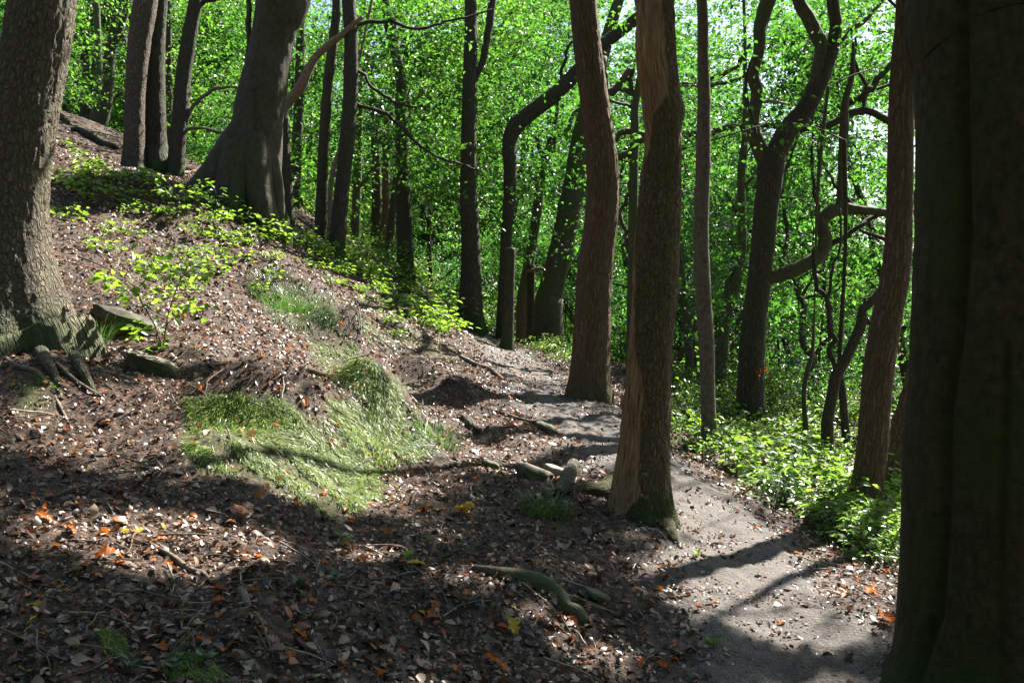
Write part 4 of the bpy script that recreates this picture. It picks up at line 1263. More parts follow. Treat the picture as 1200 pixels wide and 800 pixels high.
# ------------------------------------------------------------------ undergrowth: saplings and low shrubs
def plant_mesh(seed, h, n, leaf, spread, stems=5, mat='shrub_leaf'):
    r = np.random.default_rng(seed)
    B = MB(); bag = Leaves()
    for s_ in range(stems):
        az = r.uniform(0, 6.28); p = np.array([0, 0, -.05, .006]); q = [p]
        dv = np.array([math.cos(az) * .6, math.sin(az) * .6, 1.0])
        hs = h * r.uniform(.6, 1.0)
        for j in range(5):
            dv = norm(dv + r.normal(0, .2, 3) + np.array([math.cos(az), math.sin(az), -.12]) * spread * .16)
            p = p.copy(); p[:3] += dv * hs / 4.5; p[3] = max(.0018, p[3] * .78); q.append(p)
        V, f, b, *_x, C = tube(np.array(q), 4, h / 6, capend=False); B.add(V, f, b)
        m = n // stems
        t = r.uniform(.3, 1, m); idx = t * (len(C) - 1); i0 = np.minimum(idx.astype(int), len(C) - 2); fr = (idx - i0)[:, None]
        P = C[i0, :3] * (1 - fr) + C[i0 + 1, :3] * fr
        a2 = r.uniform(0, 6.28, m); rad = r.uniform(.02, .5, m) * spread * .38
        P = P + np.stack([np.cos(a2) * rad, np.sin(a2) * rad, r.normal(0, .03, m) - rad * .15], 1)
        a = np.stack([np.cos(a2), np.sin(a2), r.normal(-.1, .3, m)], 1)
        nn = np.stack([r.normal(0, .4, m), r.normal(0, .4, m), np.ones(m)], 1)
        l = leaf * r.uniform(.7, 1.3, m)
        bag.add(P, norm(a), norm(nn), l, l * r.uniform(.55, .72, m))
    nv = sum(len(v) for v in B.V)
    return B.mesh('stem', M['twig_wood'], True, {'foot': np.zeros(nv)}), bag.mesh('foliage', M[mat], shape='oval')
SHRUB = [plant_mesh(300 + i, h, n, lf, sp, st) for i, (h, n, lf, sp, st) in enumerate(
    [(.42, 120, .06, .95, 6), (.5, 140, .062, 1.05, 7), (.34, 100, .057, .95, 5), (.55, 160, .06, 1.15, 7), (.38, 110, .066, 1.0, 6)])]
SEED = [plant_mesh(330 + i, h, n, lf, sp, st, 'sapling_leaf') for i, (h, n, lf, sp, st) in enumerate(
    [(.42, 60, .088, .9, 3), (.52, 84, .092, 1.0, 4), (.36, 50, .085, .85, 3), (.62, 110, .09, 1.15, 5)])]
BUSH = [plant_mesh(350 + i, h, n, lf, sp, st) for i, (h, n, lf, sp, st) in enumerate(
    [(1.1, 420, .06, 1.6, 10), (.9, 380, .058, 1.5, 9), (1.3, 520, .062, 1.7, 11)])]
DARKSHRUB = [plant_mesh(370 + i, h, n, lf, sp, st, 'dark_leaf') for i, (h, n, lf, sp, st) in enumerate([(.4, 90, .07, .8, 6), (.55, 110, .08, .9, 7)])]
def plants(name, cat, label, group, meshes, poly, n, s0, s1, pathgap=.55, seed=1, dmin=.12, bands=None):
    r = np.random.default_rng(seed)
    poly = np.array(poly, float)
    us = r.uniform(poly[:, 0].min(), poly[:, 0].max(), n * 30); vs_ = r.uniform(poly[:, 1].min(), poly[:, 1].max(), n * 30)
    k = in_poly(us, vs_, poly)
    G = hit(us[k], vs_[k])
    # even out by ground area rather than by picture area
    wgt = G[:, 1] ** 2; wgt = wgt / wgt.max()
    G = G[r.random(len(G)) < np.clip(wgt * 1.6, .12, 1)]
    c = 0; have = []
    for g in G:
        if c >= n: break
        if path_dist(g[0:1], g[1:2])[0] < pathgap: continue
        if any((g[0] - a) ** 2 + (g[1] - b) ** 2 < dmin * dmin for a, b in have): continue
        have.append((g[0], g[1]))
        ms = meshes[int(r.integers(0, len(meshes)))]
        lab_ = label
        if bands:
            u_ = 600 + g[0] / g[1] * F
            for b_, t_ in bands:
                if u_ < b_: lab_ = label + ' ' + t_; break
        root = thing(name, lab_, cat, g, group)
        sc = r.uniform(s0, s1); root.scale = (sc, sc, sc); root.rotation_euler = (r.normal(0, .08), r.normal(0, .08), r.uniform(0, 6.28))
        link('stem', ms[0], root); link('foliage', ms[1], root)['kind'] = 'stuff'
        c += 1
plants('low_shrub', 'shrub', 'low bright green shrub below the path,', 'low shrubs below the path',
       SHRUB + SHRUB[:3] + SEED + DARKSHRUB[:1], [(785,440),(900,460),(1066,480),(1066,640),(1040,665),(990,640),(930,605),(860,560),(795,525)], 210, .65, 1.1, .42, 1, .15, [(830, 'at the foot of the thin reddish trunk'), (880, 'before the forked oak'), (930, 'just past the forked oak'), (980, 'before the twisting young oak'), (1020, 'beside the slender leaning oak'), (2000, 'between the leaning oak and the mossy beech')])
plants('low_shrub', 'shrub', 'low shrub hidden behind the thick mossy beech', 'shrubs behind the mossy beech',
       SHRUB, [(1070,470),(1300,500),(1300,640),(1070,650)], 34, .65, 1.1, .5, 12, .2)
plants('low_shrub', 'shrub', 'small leafy shrub on the bank edge near the slender leaning oak', 'shrubs by the slender leaning oak',
       SHRUB, [(930,600),(1066,620),(1066,668),(1010,655),(960,630)], 14, .5, .8, .45, 2, .12)
plants('beech_seedling', 'seedling', 'bright green beech seedling on the slope', 'seedlings under the big beech',
       SEED, [(70,165),(160,205),(240,240),(330,268),(420,295),(470,330),(540,350),(540,395),(470,400),(390,335),(300,305),(180,260),(70,235)], 112, .55, 1.15, .4, 3, .26, [(140, 'just past the stout plated oak'), (200, 'below the speckled grey oak'), (260, 'at the spread roots of the big beech'), (330, 'below the big flared beech'), (400, 'below the dead snag and wavy trunk'), (470, 'below the far row of trunks'), (2000, 'near the leafy oak at the path end')])
plants('beech_seedling', 'seedling', 'small sunlit seedling alone on the open litter near the beech sapling', 'scattered seedlings on the open litter',
       SEED, [(75,255),(200,290),(330,300),(300,345),(230,345),(110,300)], 12, .5, .85, .4, 9, .3)
plants('low_shrub', 'shrub', 'leafy shrub in the thicket below the fluted beech and the far trunks', 'thicket on the slope crest',
       SHRUB, [(350,262),(430,285),(540,340),(545,385),(480,375),(400,320),(340,290)], 44, .7, 1.15, .5, 4, .2)
plants('leafy_bush', 'bush', 'dense bright bush behind the dead post, at the outer path edge', 'bushes behind the dead post',
       BUSH, [(606,355),(690,370),(690,440),(630,415)], 9, .5, .8, .7, 5, .4)
plants('leafy_bush', 'bush', 'leafy bush behind the crest among the far row of trunks', 'bushes behind the crest',
       BUSH, [(400,265),(520,300),(600,340),(600,372),(520,365),(440,310)], 20, .5, .85, .8, 8, .4)
r_ = np.random.default_rng(61)
for k in range(70):
    y = r_.uniform(21, 36); x = r_.uniform(-.42, .42) * y
    if x < 3 and y < 24: continue
    ms = BUSH[k % 3]
    root = thing('leafy_bush', 'leafy bush under the trees, ' + (band(x, y) or 'deep in the wood'), 'bush', (x, y, float(Hq(x, y))), 'bushes under the far trees')
    root.scale = (r_.uniform(1.2, 2.0),) * 3; root.rotation_euler = (0, 0, r_.uniform(0, 6.28))
    link('stem', ms[0], root); link('foliage', ms[1], root)['kind'] = 'stuff'
plants('leafy_bush', 'bush', 'leafy bush in the hollow beyond the low shrubs, below the forked oak', 'bushes in the hollow',
       BUSH, [(786,390),(1066,420),(1066,500),(930,500),(786,460)], 46, .5, .9, .7, 6, .4)

# ------------------------------------------------------------------ leaf litter
def ground_normal(x, y, e=.03):
    return norm(np.stack([Hq(x - e, y) - Hq(x + e, y), Hq(x, y - e) - Hq(x, y + e), np.full(np.shape(x), 2 * e)], 1))
def litter_points(n, r0, r1, r):
    ang = r.uniform(-.66, .66, n); rad = r.uniform(r0, r1, n)
    x = np.sin(ang) * rad; y = np.cos(ang) * rad
    pd = path_dist(x, y)
    keep = r.random(n) < np.clip(.36 + (pd - .42 + .5 * fbm(np.stack([x * 1.7, y * 1.7, x * 0], 1), 3)) * 1.15, .7, 1)
    z = H(x, y)
    P = np.stack([x, y, z], 1)
    ms = np.clip(sample_img(MOSSIMG, P), 0, 1)
    keep &= r.random(n) > ms * .8
    keep &= z < 6
    return P[keep], pd[keep], rad[keep]
def curled_leaves(n, r0, r1, size, seed):
    """whole dead leaves: oval, pointed, curled and folded"""
    r = np.random.default_rng(seed)
    P, pd, rad = litter_points(n, r0, r1, r); n = len(P)
    N = ground_normal(P[:, 0], P[:, 1])
    nr = norm(N + r.normal(0, .5, (n, 3)))
    a = r.normal(0, 1, (n, 3)); a = norm(a - nr * (a * nr).sum(1, keepdims=True)); sd = np.cross(nr, a)
    L = np.clip(size * r.lognormal(0, .33, n) * np.where(pd < .45, .75, 1) * (1 + np.clip(rad - 8, 0, 12) * .04), .014, .095)[:, None]
    Wd = L * r.uniform(.38, .66, (n, 1))
    cu = r.uniform(-.25, .6, (n, 1)); fo = r.uniform(-.3, .75, (n, 1)); tw = r.normal(0, .35, (n, 1))
    c = P + N * r.uniform(.004, .02, n)[:, None]
    V = np.empty((n, 11, 3)); k = 0
    for t, w in ((0, 0), (.25, .40), (.55, .5), (.82, .27), (1, 0)):
        x = (t - .5); h = cu * (.25 - x * x) * 1.3
        mid = c + a * L * x + nr * L * h
        if w == 0:
            V[:, k] = mid; k += 1
        else:
            wr_ = w * r.uniform(.75, 1.2, (n, 1)); wl = w * r.uniform(.75, 1.2, (n, 1))
            V[:, k] = mid + sd * Wd * wr_ + nr * Wd * (fo * wr_ + tw * x)
            V[:, k + 1] = mid
            V[:, k + 2] = mid - sd * Wd * wl + nr * Wd * (fo * wl * r.uniform(.2, 1.3, (n, 1)) - tw * x); k += 3
    b = np.arange(n)[:, None] * 11
    tri = np.concatenate([b + np.array([[0, 1, 2]]), b + np.array([[0, 2, 3]]), b + np.array([[10, 8, 7]]), b + np.array([[10, 9, 8]])])
    quad = np.concatenate([b + np.array([[i, i + 3, i + 4, i + 1]]) for i in (1, 2, 4, 5)])
    return mesh_np('leaf_litter', V.reshape(-1, 3), [tri, quad], M['litter_leaf'], True)
def crumbs(n, r0, r1, size, seed):
    """broken bits: slivers of leaf, bud scales and twiglets"""
    r = np.random.default_rng(seed)
    P, pd, rad = litter_points(n, r0, r1, r); n = len(P)
    N = ground_normal(P[:, 0], P[:, 1])
    nr = norm(N + r.normal(0, .55, (n, 3)))
    a = r.normal(0, 1, (n, 3)); a = norm(a - nr * (a * nr).sum(1, keepdims=True))
    l = np.clip(size * r.lognormal(0, .5, n) * (1 + np.clip(rad - 7, 0, 14) * .06), .006, .075)
    w = l * np.where(r.random(n) < .3, r.uniform(.08, .16, n), r.uniform(.28, .7, n))
    P = P + N * r.uniform(.002, .010, n)[:, None] - a * (l * .5)[:, None]
    return leaf_mesh('leaf_crumbs', M['litter_leaf'], P, a, nr, l, w, 'diamond')
tag(link('leaf_litter', curled_leaves(62000, 2.5, 20, .040, 21)), 'carpet of curled dry brown beech and oak leaves over the slope', kind='stuff')
tag(link('leaf_crumbs', crumbs(190000, 2.5, 23, .020, 22)), 'crumbled leaf bits and twiglets between the whole dead leaves', kind='stuff')

def moss_strands(i, poly, dens, n, length, label, mat='moss_blade', name='moss', lift=.18):
    r = np.random.default_rng(400 + i)
    poly = np.array(poly, float)
    u = r.uniform(poly[:, 0].min() - 6, poly[:, 0].max() + 6, n * 5); v = r.uniform(poly[:, 1].min() - 6, poly[:, 1].max() + 6, n * 5)
    jit = r.normal(0, 13, (len(u), 2))
    k = in_poly(u + jit[:, 0], v + jit[:, 1], poly)
    G = hit(u[k], v[k])
    G[:, :2] += r.uniform(-.06, .06, (len(G), 2)); G[:, 2] = Hq(G[:, 0], G[:, 1])
    N0 = ground_normal(G[:, 0], G[:, 1], .25); dw = norm(N0[:, :2] + 1e-6)
    al = (G[:, 0] * .80 - G[:, 1] * .60); ac = (G[:, 0] * .60 + G[:, 1] * .80)
    nz = fbm(np.stack([ac * 11, al * 2.6, al * 0], 1), 3)
    n2 = fbm(np.stack([ac * 3.2, al * 2.2, al * 0 + 8], 1), 2)
    soft = np.clip(sample_img(MOSSSOFT, G), 0, 1)
    G = G[(nz + .9 * n2 + (soft - .62) * 1.0 > (-.22 if i in (1, 2, 10, 11) else .10)) | (r.random(len(G)) < .03)][:n]
    m = len(G)
    N = ground_normal(G[:, 0], G[:, 1], .06)
    down = np.array([0, 0, -1.0]) - N * (-N[:, 2:3]); down = norm(down)
    sw = np.stack([fbm(G * 3.1 + 7, 2), fbm(G * 3.1 + 31, 2), G[:, 0] * 0], 1) * .8
    a = norm(down + sw + r.normal(0, .3, (m, 3)) + N * r.uniform(.0, lift, m)[:, None] * 1.6)
    l = length * r.lognormal(-.1, .4, m)
    P = np.stack([G[:, 0], G[:, 1], H(G[:, 0], G[:, 1])], 1) + N * .004
    o = link(name, leaf_mesh(name, M[mat], P, a, N + r.normal(0, .25, (m, 3)), l, l * r.uniform(.035, .07, m), 'blade'))
    tag(o, label, kind='stuff')
ML = ['pale green moss strands combed down the sunlit bank', 'moss hanging on the small overhang below the bank', 'moss and roots on the upper earth step', 'dark grassy moss on the shaded hump',
      'moss patch at the foot of the stout oak', 'thin moss in the shade below the bank', 'small bright moss cushion on the litter', 'moss cushion at the bottom of the litter slope', 'tiny moss tuft by the cut stick', 'moss under the arched root',
      'sparse moss along the slope above the path', 'sparse moss under the seedlings', 'bright moss at the end of the overhang', 'faint moss at the path edge']
MN = [24000, 9000, 9000, 4000, 2600, 1000, 1200, 3000, 800, 2500, 5000, 5000, 1500, 800]
for i, (poly, dens) in enumerate(MOSS):
    moss_strands(i, poly, dens, MN[i], .05 if i not in (6, 7, 8) else .03, ML[i], 'moss_blade' if i not in (3, 9, 12) else 'grass_blade')

# ------------------------------------------------------------------ grass tufts
def grass_tuft(u, v, n, h, label, mat='grass_blade', spread=.08, seed=0):
    r = np.random.default_rng(500 + seed)
    g = hit1(u, v)
    az = r.uniform(0, 6.28, n); rd = spread * np.sqrt(r.random(n))
    x = g[0] + np.cos(az) * rd; y = g[1] + np.sin(az) * rd
    P = np.stack([x, y, H(x, y) - .005], 1) - g
    a = np.stack([np.cos(az) * .8 + r.normal(0, .25, n), np.sin(az) * .8 + r.normal(0, .25, n), r.uniform(.5, 1.3, n)], 1)
    nn = np.stack([np.cos(az) * -.6, np.sin(az) * -.6, np.ones(n)], 1)
    l = h * r.uniform(.5, 1.2, n)
    o = link('grass_tuft', leaf_mesh('grass_tuft', M[mat], P, a, nn, l, np.full(n, .006), 'blade'), loc=[float(c) for c in g])
    tag(o, label, 'grass')
grass_tuft(118, 398, 90, .26, 'bright grass tuft growing against the foot of the stout oak', seed=1, spread=.12)
grass_tuft(340, 352, 700, .2, 'dark green grass hummock on the slope above the mossy bank', seed=2, spread=.5)
grass_tuft(512, 512, 260, .16, 'vivid green grass tuft in the sun where the overhang ends', seed=3, spread=.22)
grass_tuft(640, 598, 300, .12, 'dark grass hanging under the arched root of the stripped oak', seed=4, spread=.2)
grass_tuft(440, 520, 240, .15, 'pale grass on the brow of the small overhang', 'moss_blade', seed=5, spread=.3)

# ------------------------------------------------------------------ single fallen leaves
def oak_leaf_mesh(name, mat, seed, L=.085):
    r = np.random.default_rng(seed)
    prof = [(0, .02), (.12, .10), (.22, .30), (.30, .16), (.42, .40), (.52, .20), (.64, .40), (.74, .20), (.85, .26), (1.0, .0)]
    V, mid = [], []
    cu = r.uniform(.1, .5); tw = r.uniform(-.3, .3)
    for (t, w) in prof:
        z = L * cu * (4 * t * (1 - t)) * .35
        w1, w2 = w * L * r.uniform(.7, 1.1), w * L * r.uniform(.7, 1.1)
        x = (t - .5) * L
        V += [(x, 0, z), (x, w1, z + w1 * r.uniform(.1, .6) + tw * x * .4), (x, -w2, z + w2 * r.uniform(.1, .6) - tw * x * .4)]
    q = []
    for i in range(len(prof) - 1):
        a, b = i * 3, i * 3 + 3
        q += [(a, b, b + 1, a + 1), (a + 2, b + 2, b, a)]
    return mesh_np(name, np.array(V), [np.array(q)], mat, False)
OAKL = {c: [oak_leaf_mesh('fallen_leaf', M[c + '_leaf'], 600 + i, .075 + .006 * i) for i in range(5)] for c in ('orange', 'yellow', 'brown')}
def rest_rot(N, r, wob=.35):
    z = norm(N + r.normal(0, wob, 3)); x = r.normal(0, 1, 3); x = norm(x - z * (x @ z)); y = np.cross(z, x)
    return Matrix(((x[0], y[0], z[0]), (x[1], y[1], z[1]), (x[2], y[2], z[2]))).to_euler()
def drop_leaf(u, v, colour, sc, label, group, r, lift=.014):
    g = hit1(u, v)
    z = float(H(g[0:1], g[1:2])[0])
    o = link('fallen_leaf', OAKL[colour][int(r.integers(0, 5))], loc=(g[0], g[1], z + lift))
    o.rotation_euler = rest_rot(ground_normal(g[0:1], g[1:2])[0], r)
    o.scale = (sc,) * 3
    tag(o, label, 'leaf', group)
    return o
lr = np.random.default_rng(77)
def scatter_leaves(poly, n, colour, label, group, s0=.4, s1=.8):
    poly = np.array(poly, float); c = 0
    while c < n:
        u = lr.uniform(poly[:, 0].min(), poly[:, 0].max()); v = lr.uniform(poly[:, 1].min(), poly[:, 1].max())
        if not in_poly(np.array([u]), np.array([v]), poly)[0]: continue
        g = hit1(u, v)
        drop_leaf(u, v, colour, lr.uniform(s0, s1) * (1 + max(0, g[1] - 7) * .05), label, group, lr); c += 1
SLOPE = [(0,440),(120,420),(330,400),(480,470),(560,540),(720,640),(800,740),(800,798),(5,798)]
scatter_leaves(SLOPE, 140, 'orange', 'orange oak leaf lying on the brown litter slope', 'orange leaves on the litter slope')
scatter_leaves([(70,210),(200,275),(340,310),(480,420),(560,480),(420,440),(260,400),(90,400)], 36, 'orange', 'small orange leaf on the sunny upper slope among the seedlings', 'orange leaves on the upper slope')
scatter_leaves([(560,420),(640,450),(720,490),(700,540),(600,530),(540,470)], 22, 'orange', 'orange leaf on the sunlit ground before the path bend', 'orange leaves at the path bend')
scatter_leaves([(880,610),(960,630),(1050,680),(1050,740),(980,700),(900,650)], 26, 'orange', 'orange leaf on the litter between the path and the low shrubs', 'orange leaves by the low shrubs')
scatter_leaves([(740,690),(850,640),(960,720),(1000,790),(800,790)], 12, 'orange', 'rusty leaf lying on the trodden path', 'leaves on the trodden path')
scatter_leaves(SLOPE, 14, 'yellow', 'yellow leaf lying on the brown litter slope', 'yellow leaves on the litter slope')
scatter_leaves(SLOPE, 40, 'brown', 'large dry brown oak leaf on the litter slope', 'brown leaves on the litter slope', .6, 1.05)
for (u, v, c, s_, lab) in [(600,744,'yellow',1.3,'lobed yellow leaf on the litter below the mossy branch'), (486,667,'yellow',1.25,'bright golden leaf beside the little green sprout'), (583,790,'orange',1.7,'big orange leaf at the bottom of the slope under the mossy branch'),
                         (50,612,'orange',1.3,'glowing orange leaf in the sun streak across the slope'), (128,660,'orange',1.5,'orange leaf lying in a sun fleck beside the pale stick'), (1040,735,'orange',1.4,'orange leaf at the path edge by the mossy beech'),
                         (1018,698,'orange',1.2,'orange leaf in the litter bank below the low shrubs'), (690,628,'brown',1.3,'broad brown leaf on the shaded ground before the stripped oak')]:
    drop_leaf(u, v, c, s_, lab, None, lr, .025)

def leaf_sprig(name, u, v, cols, n, size, label, cat, h=.04, seed=0, mat2=None):
    """a small plant or leaf cluster: each leaf a part of its own"""
    r = np.random.default_rng(700 + seed)
    g = hit1(u, v); g[2] = float(H(g[0:1], g[1:2])[0])
    root = thing(name, label, cat, g)
    st = []
    for k in range(n):
        az = 6.28 * k / n + r.normal(0, .3); el = r.uniform(.15, .9)
        o = link('leaf', OAKL[cols[k % len(cols)]][int(r.integers(0, 5))] if cols[0] in OAKL else cols[k % len(cols)], root)
        d_ = np.array([math.cos(az) * math.cos(el), math.sin(az) * math.cos(el), math.sin(el)])
        o.location = [float(c) for c in (d_ * size * .5 + np.array([0, 0, h * r.uniform(.3, 1)]))]
        o.rotation_euler = (r.normal(0, .3), -el, az)
        s_ = size / .09 * r.uniform(.75, 1.15); o.scale = (s_,) * 3
        st.append(d_ * size * .15)
    q = [[0, 0, -.02, .003], [0, 0, h * .5, .0025], [0.004, 0, h, .002]]
    V, f, b, *_x = tube(np.array(q), 5, .01)
    link('stem', mesh_np('stem', V, f, M['twig_wood'], True, {'bark_co': b, 'foot': np.zeros(len(V))}), root)
    return root
leaf_sprig('oak_seedling', 545, 604, ['yellow'], 7, .085, 'yellow oak seedling spread flat in the shade below the path', 'seedling', .03, 1)
leaf_sprig('dry_leaf_cluster', 283, 612, ['brown'], 8, .10, 'upright bunch of curled brown oak leaves at the shadow edge', 'leaves', .03, 2)
leaf_sprig('dry_leaf_cluster', 800, 770, ['brown'], 5, .06, 'withered brown leaf cluster at the near edge of the path', 'leaves', .02, 3)
def rosette(u, v, d, colour, n, size, label, seed):
    r = np.random.default_rng(950 + seed)
    g = W(u, v, d)
    root = thing('leaf_cluster', label, 'leaves', g)
    for k in range(n):
        o = link('leaf', OAKL[colour][int(r.integers(0, 5))], root)
        p = r.normal(0, size * .55, 3); o.location = [float(p[0]), float(-abs(p[1]) * .6), float(p[2])]
        o.rotation_euler = tuple(float(x) for x in r.uniform(0, 6.28, 3)); o.scale = (size / .08 * r.uniform(.6, 1.0),) * 3
for k, (u, v, dd, n, sz, lab) in enumerate([(753, 486, 6.98, 6, .032, 'curled brown leaf cluster stuck on the stripped oak at knee height of the bark edge'), (756, 555, 6.93, 7, .03, 'upper curled leaf cluster near the foot of the stripped oak'),
     (743, 565, 6.93, 6, .03, 'curled leaf cluster on the bare wood edge near the foot of the stripped oak'), (755, 582, 6.9, 6, .03, 'middle curled leaf cluster on the mossy foot of the stripped oak'), (774, 611, 6.85, 9, .035, 'lowest and largest curled leaf cluster at the foot of the stripped oak')]):
    rosette(u, v, dd, 'brown', n, sz, lab, k)
rosette(894, 436, 13.35, 'orange', 9, .07, 'orange and yellow leaved sprout on the foot of the forked oak', 9)
def green_leaf(name, seed, mat, L):
    c = np.array([[0., 0, 0]]) - np.array([[L * .5, 0, 0]])
    return leaf_mesh(name, M[mat], c, np.array([[1., 0, 0]]), np.array([[0., 0, 1]]), np.array([L]), np.array([L * .62]), 'oval')
GL = [green_leaf('leaf', 1, 'sapling_leaf', .09), green_leaf('leaf', 2, 'sapling_leaf', .075)]
DL = [green_leaf('leaf', 3, 'dark_leaf', .09), green_leaf('leaf', 4, 'dark_leaf', .08)]
leaf_sprig('green_sprout', 477, 658, GL, 9, .06, 'little green sprout beside the golden leaf', 'plant', .04, 4)
leaf_sprig('green_sprout', 392, 683, DL, 7, .06, 'dark leaved sprig on the litter in line with the sprout', 'plant', .04, 5)
leaf_sprig('green_sprout', 350, 690, DL, 6, .06, 'dark leaved sprig next to the cut stick end', 'plant', .03, 6)
leaf_sprig('green_sprout', 836, 763, GL, 6, .06, 'yellow green sprout at the near path edge', 'plant', .03, 7)
leaf_sprig('green_sprout', 816, 654, GL, 4, .05, 'tiny green sprout on the path bank below the stripped oak', 'plant', .03, 8)
leaf_sprig('green_sprout', 778, 610, DL, 5, .05, 'dark ivy sprig at the foot of the stripped oak', 'plant', .06, 9)
for k, (u, v, lab) in enumerate([(150,790,'dark ivy sprig at the very bottom of the slope, by the moss cushion'), (205,792,'dark ivy sprig growing through the bottom moss cushion'), (240,780,'ivy sprig just above the bottom moss cushion'), (360,733,'pair of dull green leaves lying under the cut stick')]):
    leaf_sprig('ivy_sprig', u, v, DL, 6, .055, lab, 'plant', .04, 20 + k)

# bright beech sapling by the stout oak: every leaf is a part
def beech_sapling():
    r = np.random.default_rng(9)
    g = hit1(190, 408); g[2] = float(H(g[0:1], g[1:2])[0])
    root = thing('beech_sapling', 'sunlit bright green beech sapling arching over the shaded hollow beside the stout oak', 'sapling', g)
    D = g[1] - .05
    stems = [[(193,410,3),(180,380,3),(168,350,3),(162,335,2),(180,318,2),(205,310,1.6)], [(190,408,3),(196,370,2.5),(205,345,2),(215,325,2),(228,318,1.4)],
             [(165,345,2),(150,330,2),(130,325,1.4)], [(186,385,2),(205,372,1.8),(228,362,1.5),(252,362,1.2)], [(190,405,2),(178,398,1.6),(158,392,1.3)], [(196,372,2),(172,360,1.8),(150,362,1.5)]]
    for st in stems:
        N = px_nodes([(a, b, c * .6) for a, b, c in st], D)
        N[:, 1] += r.normal(0, .05, len(N))
        V, f, b, *_x = tube(N - np.array([*g, 0]), 5, .03, capend=False)
        link('stem', mesh_np('stem', V, f, M['twig_wood'], True, {'bark_co': b, 'foot': np.zeros(len(V))}), root)
    LM = [green_leaf('leaf', 10 + i, 'sapling_leaf', L) for i, L in enumerate((.075, .086, .096))]
    for (cu, cv, ru, rv, n) in [(178,318,34,20,34), (215,322,24,18,20), (185,345,30,14,14), (225,362,28,12,16), (165,388,26,12,12), (190,405,16,8,8), (125,328,20,10,10), (150,345,18,12,10), (238,325,10,10,6)]:
        for k in range(int(n * 2.0)):
            u = cu + r.normal(0, .5) * ru; v = cv + r.normal(0, .5) * rv
            p = W(u, v, D + r.normal(0, .14)) - g
            o = link('leaf', LM[int(r.integers(0, 3))], root)
            o.location = [float(c) for c in p]
            o.rotation_euler = (r.normal(.35, .45), r.normal(.1, .4), r.uniform(0, 6.28))
beech_sapling()

# ------------------------------------------------------------------ sticks, logs, stones
def stick(name, nodes, mat, label, cat='stick', seg=10, lift=.4, disp=.003, group=None, hs=None):
    rr = []
    for j, (u, v, w) in enumerate(nodes):
        p = hit1(u, v); z = float(H(p[0:1], p[1:2])[0]); r_ = w / F * p[1] / 2
        rr.append([p[0], p[1], z + r_ * lift + (hs[j] if hs else 0), r_])
    rr = np.array(rr); c = rr[len(rr) // 2, :3].copy()
    N = rr.copy(); N[:, :3] -= c
    first = N[0].copy(); first[3] *= .3; first[:3] += (N[0, :3] - N[1, :3]) * .02
    N = np.concatenate([[first], N])
    V, f, b, *_x = tube(N, seg, .02, bark_disp('beech', disp, rng.uniform(0, 50)))
    o = link(name, mesh_np(name, V, f, M[mat], True, {'bark_co': b, 'foot': np.zeros(len(V))}), loc=[float(x) for x in c])
    return tag(o, label, cat, group)
stick('mossy_branch', [(556,668,9),(585,676,15),(612,683,20),(632,688,23),(648,697,22),(657,708,18),(664,716,17),(676,722,19),(686,731,13)], 'mossy_bark', 'dark mossy crooked branch half sunk in the litter near the path', 'branch', 18, .25, .006)
stick('pale_stick', [(170,640,4),(185,648,6),(203,659,7),(222,669,7),(238,677,7),(242,681,5)], 'twig_wood', 'pale straight stick lying downhill on the sunlit litter', 'stick', 10, .8, .002)
stick('cut_stick', [(281,696,9),(285,703,11),(290,712,10)], 'twig_wood', 'short stubby cut stick lying on the litter beside a moss tuft', 'stick', 12, .7, .002)
stick('forked_twig', [(140,648,4),(150,636,4),(158,630,3)], 'twig_wood', 'short pale forked twig just uphill of the pale straight stick', 'stick', 7, .8, .001)
stick('curved_twig', [(212,735,2),(214,712,3),(218,698,3),(228,690,3),(238,686,2)], 'twig_wood', 'thin hooked grey twig hanging downhill of the pale stick', 'stick', 6, 1, .001)
stick('fallen_log', [(57,134,6),(70,140,7),(80,146,6)], 'mossy_bark', 'short mossy log at the crest behind the stout oak', 'log', 10, .6, .01)
stick('fallen_log', [(84,154,7),(95,156,9),(107,163,10),(120,170,10),(133,175,10),(143,174,8)], 'oak_bark_far', 'curved dark fallen log resting against the speckled oak', 'log', 14, .6, .01)
stick('fallen_log', [(85,215,4),(110,222,6),(140,232,7),(170,243,7),(195,255,6)], 'mossy_bark', 'low rotten log among the seedlings below the speckled oak', 'log', 10, .3, .01)
stick('dead_bough', [(199,166,4),(203,185,5),(209,203,5),(218,206,4),(229,205,3)], 'dead_wood', 'bent reddish dead bough propped against the curving oak', 'branch', 8, 1, .003, hs=[.65, .35, .05, .03, .06])
stick('exposed_root', [(0,382,5),(20,394,6),(42,412,6),(66,428,5),(90,452,5),(118,468,3)], 'twig_wood', 'long thin exposed root running down beside the stout oak', 'root', 9, .2, .004)
stick('exposed_root', [(0,415,6),(18,430,7),(46,441,6),(68,472,5),(80,498,3)], 'twig_wood', 'thicker brown root lower on the bank under the stout oak', 'root', 9, .1, .004)
stick('exposed_root', [(570,480,2),(590,486,4),(612,492,4),(640,500,3),(668,504,2)], 'twig_wood', 'root crossing the sunlit slope towards the path bend', 'root', 8, .4, .002)
stick('exposed_root', [(540,420,5),(556,428,7),(575,434,6),(590,446,4)], 'twig_wood', 'root step at the far end of the path near the leafy oak', 'root', 8, .5, .002)
stick('rotten_wood', [(539,487,7),(547,494,12),(555,502,11),(562,510,6)], 'oak_bark_far', 'dark chunk of rotten wood on the sunlit slope', 'wood', 12, .3, .008)
stick('broken_stump', [(655,582,14),(664,572,17),(672,560,15)], 'oak_bark_far', 'small broken root stump beside the stripped oak', 'stump', 12, .6, .006, hs=[0, .03, .08])
stick('broken_twig', [(715,592,3),(740,598,3),(765,605,3)], 'pale_wood', 'thin pale twig lying across the foot of the stripped oak', 'stick', 6, 3, .001)

